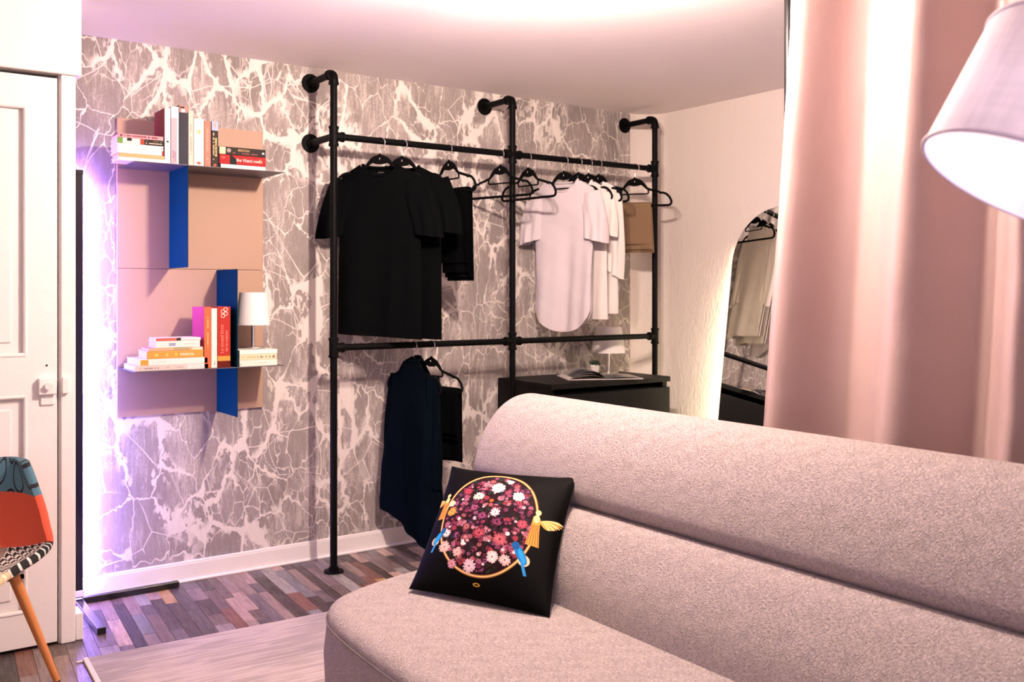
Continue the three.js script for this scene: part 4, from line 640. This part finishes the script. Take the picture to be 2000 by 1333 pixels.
// ------------------------------------------------------------------ patchwork chair
{
  const t = thing('patchwork_chair', 'patchwork upholstered shell chair with wooden legs by the door', 'chair', [0.34, 0, 0.942], 0);
  t.rotation.y = -(126 - 90) * Math.PI / 180;   // local +z is the way the chair faces
  const prof = new THREE.CatmullRomCurve3([V(0, 0.365, 0.245), V(0, 0.41, 0.205), V(0, 0.418, 0.08), V(0, 0.412, -0.06), V(0, 0.44, -0.155), V(0, 0.52, -0.2), V(0, 0.625, -0.232), V(0, 0.735, -0.262)]);
  const wid = (s) => s < 0.45 ? lerp(0.175, 0.205, sm(0, 0.45, s)) : s < 0.6 ? 0.205 : lerp(0.205, 0.085, Math.pow((s - 0.6) / 0.4, 1.7));
  const P = (s, q) => { const p = prof.getPoint(s), w = wid(s), a = Math.abs(q), curl = Math.exp(-(((s - 0.45) / 0.24) ** 2)) * 0.055 * Math.pow(a, 2.4), wrap = 0.07 * sm(0.4, 0.75, s) * Math.pow(a, 2.2), lip = s < 0.12 ? -0.03 * a * a * (1 - s / 0.12) : 0; return V(q * w, p.y + curl, p.z + wrap + lip); };
  const N = (s, q) => { const e = 0.004, a = P(Math.min(1, s + e), q).sub(P(Math.max(0, s - e), q)), b = P(s, Math.min(1, q + e)).sub(P(s, Math.max(-1, q - e))); return a.cross(b).normalize(); };
  const patch = (name, s0, s1, q0, q1, m, label) => {
    const th = 0.016, nu = 26, nv = 26, gi = grid(nu, nv, (u, v) => { const s = lerp(s0, s1, v), q = lerp(q0, q1, u), e = Math.pow(Math.max(0, 1 - Math.pow(Math.abs(u * 2 - 1), 12)) * Math.max(0, 1 - Math.pow(Math.abs(v * 2 - 1), 12)), 0.5), p = P(s, q).addScaledVector(N(s, q), th * (0.72 + 0.28 * e)); return [p.x, p.y, p.z, q * 0.26, s * 0.75]; }), go = grid(nu, nv, (u, v) => { const s = lerp(s0, s1, v), q = lerp(q0, q1, u), p = P(s, q).addScaledVector(N(s, q), -th * 0.8); return [p.x, p.y, p.z, q * 0.26, s * 0.75]; });
    const rimPts = []; for (let k = 0; k <= 100; k++) { const f = k / 25, e = Math.min(3, Math.floor(f)), r = f - e; const [u, v] = e === 0 ? [r, 0] : e === 1 ? [1, r] : e === 2 ? [1 - r, 1] : [0, 1 - r]; rimPts.push([lerp(s0, s1, v), lerp(q0, q1, u)]); }
    const edge = grid(100, 4, (u, v) => { const [s, q] = rimPts[Math.round(u * 100)], b = Math.sin(v * Math.PI) * 0.006, p = P(s, q), n = N(s, q), c = P(lerp(s0, s1, 0.5), lerp(q0, q1, 0.5)), o = p.clone().sub(c).normalize(); p.addScaledVector(n, lerp(th * 0.72, -th * 0.8, v)).addScaledVector(o, b * ((Math.abs(q) > 0.98 || s < 0.02 || s > 0.98) ? 1 : 0)); return [p.x, p.y, p.z, q * 0.26, s * 0.75]; });
    const o = mesh(name, merge([gi, go, edge]), m, t); o.userData.label = label; return o;
  };
  const weave = (a, b, n) => dataTex(128, 128, (x, y, c) => { const u = x / 128 * n, v = y / 128 * n, k = ((Math.floor(u) + Math.floor(v)) & 1) ? 1 : 0, s = 0.85 + 0.3 * noise(x * 0.7, y * 0.7, 3); for (let i = 0; i < 3; i++) c[i] = (k ? a : b)[i] * s; }, true, 18, 18);
  const hound = dataTex(256, 256, (x, y, c) => { // broken check, four by four threads
    const n = 8, i = Math.floor(x / 256 * n * 4), j = Math.floor(y / 256 * n * 4), wx = (i >> 2) & 1, wy = (j >> 2) & 1, over = ((i + j) & 3) < 2; const k = over ? wx : wy; const v = k ? 0.86 : 0.07; c[0] = v; c[1] = v * 0.96; c[2] = v * 0.93;
  }, true, 7, 7);
  const houndPale = dataTex(256, 256, (x, y, c) => { const n = 8, i = Math.floor(x / 256 * n * 4), j = Math.floor(y / 256 * n * 4), wx = (i >> 2) & 1, wy = (j >> 2) & 1, over = ((i + j) & 3) < 2; const k = over ? wx : wy; c[0] = k ? 0.9 : 0.8; c[1] = k ? 0.84 : 0.71; c[2] = k ? 0.74 : 0.56; }, true, 8, 8);
  const rings = canvasTex(512, 512, (c, w, h) => { c.fillStyle = '#4a7282'; c.fillRect(0, 0, w, h); c.strokeStyle = '#1d1a20'; c.lineWidth = 16; for (const [x, y, r] of [[90, 110, 70], [300, 60, 80], [210, 260, 85], [430, 230, 75], [90, 410, 75], [330, 440, 80]]) { c.beginPath(); c.arc(x, y, r, 0, 7); c.stroke(); } });
  rings.wrapS = rings.wrapT = THREE.RepeatWrapping; rings.repeat.set(3.6, 3.6);
  const linenBump = weave([0.6, 0.6, 0.6], [0.4, 0.4, 0.4], 32);
  patch('blue_patch', 0.86, 1.0, -1, 1, mat(0xffffff, 0.9, { map: rings }), 'teal fabric with black rings');
  patch('red_patch', 0.6, 0.86, -1, 1, mat([0.6, 0.085, 0.04], 0.9, { bumpMap: linenBump, bumpScale: 0.0006 }), 'plain coral red fabric');
  patch('brown_patch', 0.26, 0.6, -0.6, 0.25, mat([0.24, 0.16, 0.12], 0.9, { bumpMap: linenBump, bumpScale: 0.0008 }), 'brown tweed fabric');
  patch('houndstooth_patch', 0.26, 0.6, 0.25, 1, mat(0xffffff, 0.9, { map: hound }), 'black and white houndstooth fabric'); patch('houndstooth_patch', 0.26, 0.6, -1, -0.6, mat(0xffffff, 0.9, { map: hound }), 'black and white houndstooth fabric');
  patch('cream_patch', 0.0, 0.26, -1, 1, mat(0xffffff, 0.9, { map: houndPale }), 'cream checked fabric');
  const beech = mat(0xffffff, 0.45, { map: dataTex(128, 256, (x, y, c) => { const g = 0.9 + 0.1 * noise(x / 4, y / 60, 5) - 0.05 * noise(x, y / 10, 6); c[0] = 0.86 * g; c[1] = 0.55 * g; c[2] = 0.3 * g; }, true) });
  for (let k = 0; k < 4; k++) {
    const a = Math.PI / 4 + k * Math.PI / 2, top = V(Math.cos(a) * 0.14, 0.385, Math.sin(a) * 0.14), foot = V(Math.cos(a) * 0.275, 0.004, Math.sin(a) * 0.275);
    const l = mesh('leg', cyl(foot, top, 0.0105, 0.0175, 24), beech, t); mesh('foot_cap', cyl(V(foot.x, 0.0008, foot.z), foot.clone().lerp(top, 0.02), 0.0108, 0.0112, 20), M.blackLacquer, l);
  }
  mesh('under_frame', merge([cyl(V(-0.12, 0.378, -0.12), V(0.12, 0.378, 0.12), 0.008, 0.008, 10), cyl(V(-0.12, 0.378, 0.12), V(0.12, 0.378, -0.12), 0.008, 0.008, 10)]), M.blackMetal, t);
}

// ------------------------------------------------------------------ power lead of the corner lamp
{
  const t = thing('power_adapter', 'white power adapter with loose lead lying by the skirting board', 'cable', [1.2, 0, 0.03]);
  mesh('adapter', rbox(-0.03, 0.03, 0.0008, 0.022, -0.006, 0.016, 0.004), M.whitePaint, t);
  mesh('lead', tube([V(-0.03, 0.012, 0.006), V(-0.09, 0.004, 0.012), V(-0.16, 0.02, 0.004), V(-0.24, 0.004, 0.014), V(-0.17, 0.012, 0.018), V(-0.26, 0.03, 0.0), V(-0.33, 0.02, 0.012), V(-0.345, 0.05, 0.02)], 0.002, 90, 6), M.whitePaint, t);
}

scene.traverse((o) => { if (o.isMesh) { o.castShadow = true; o.receiveShadow = true; } });
renderer.render(scene, camera);
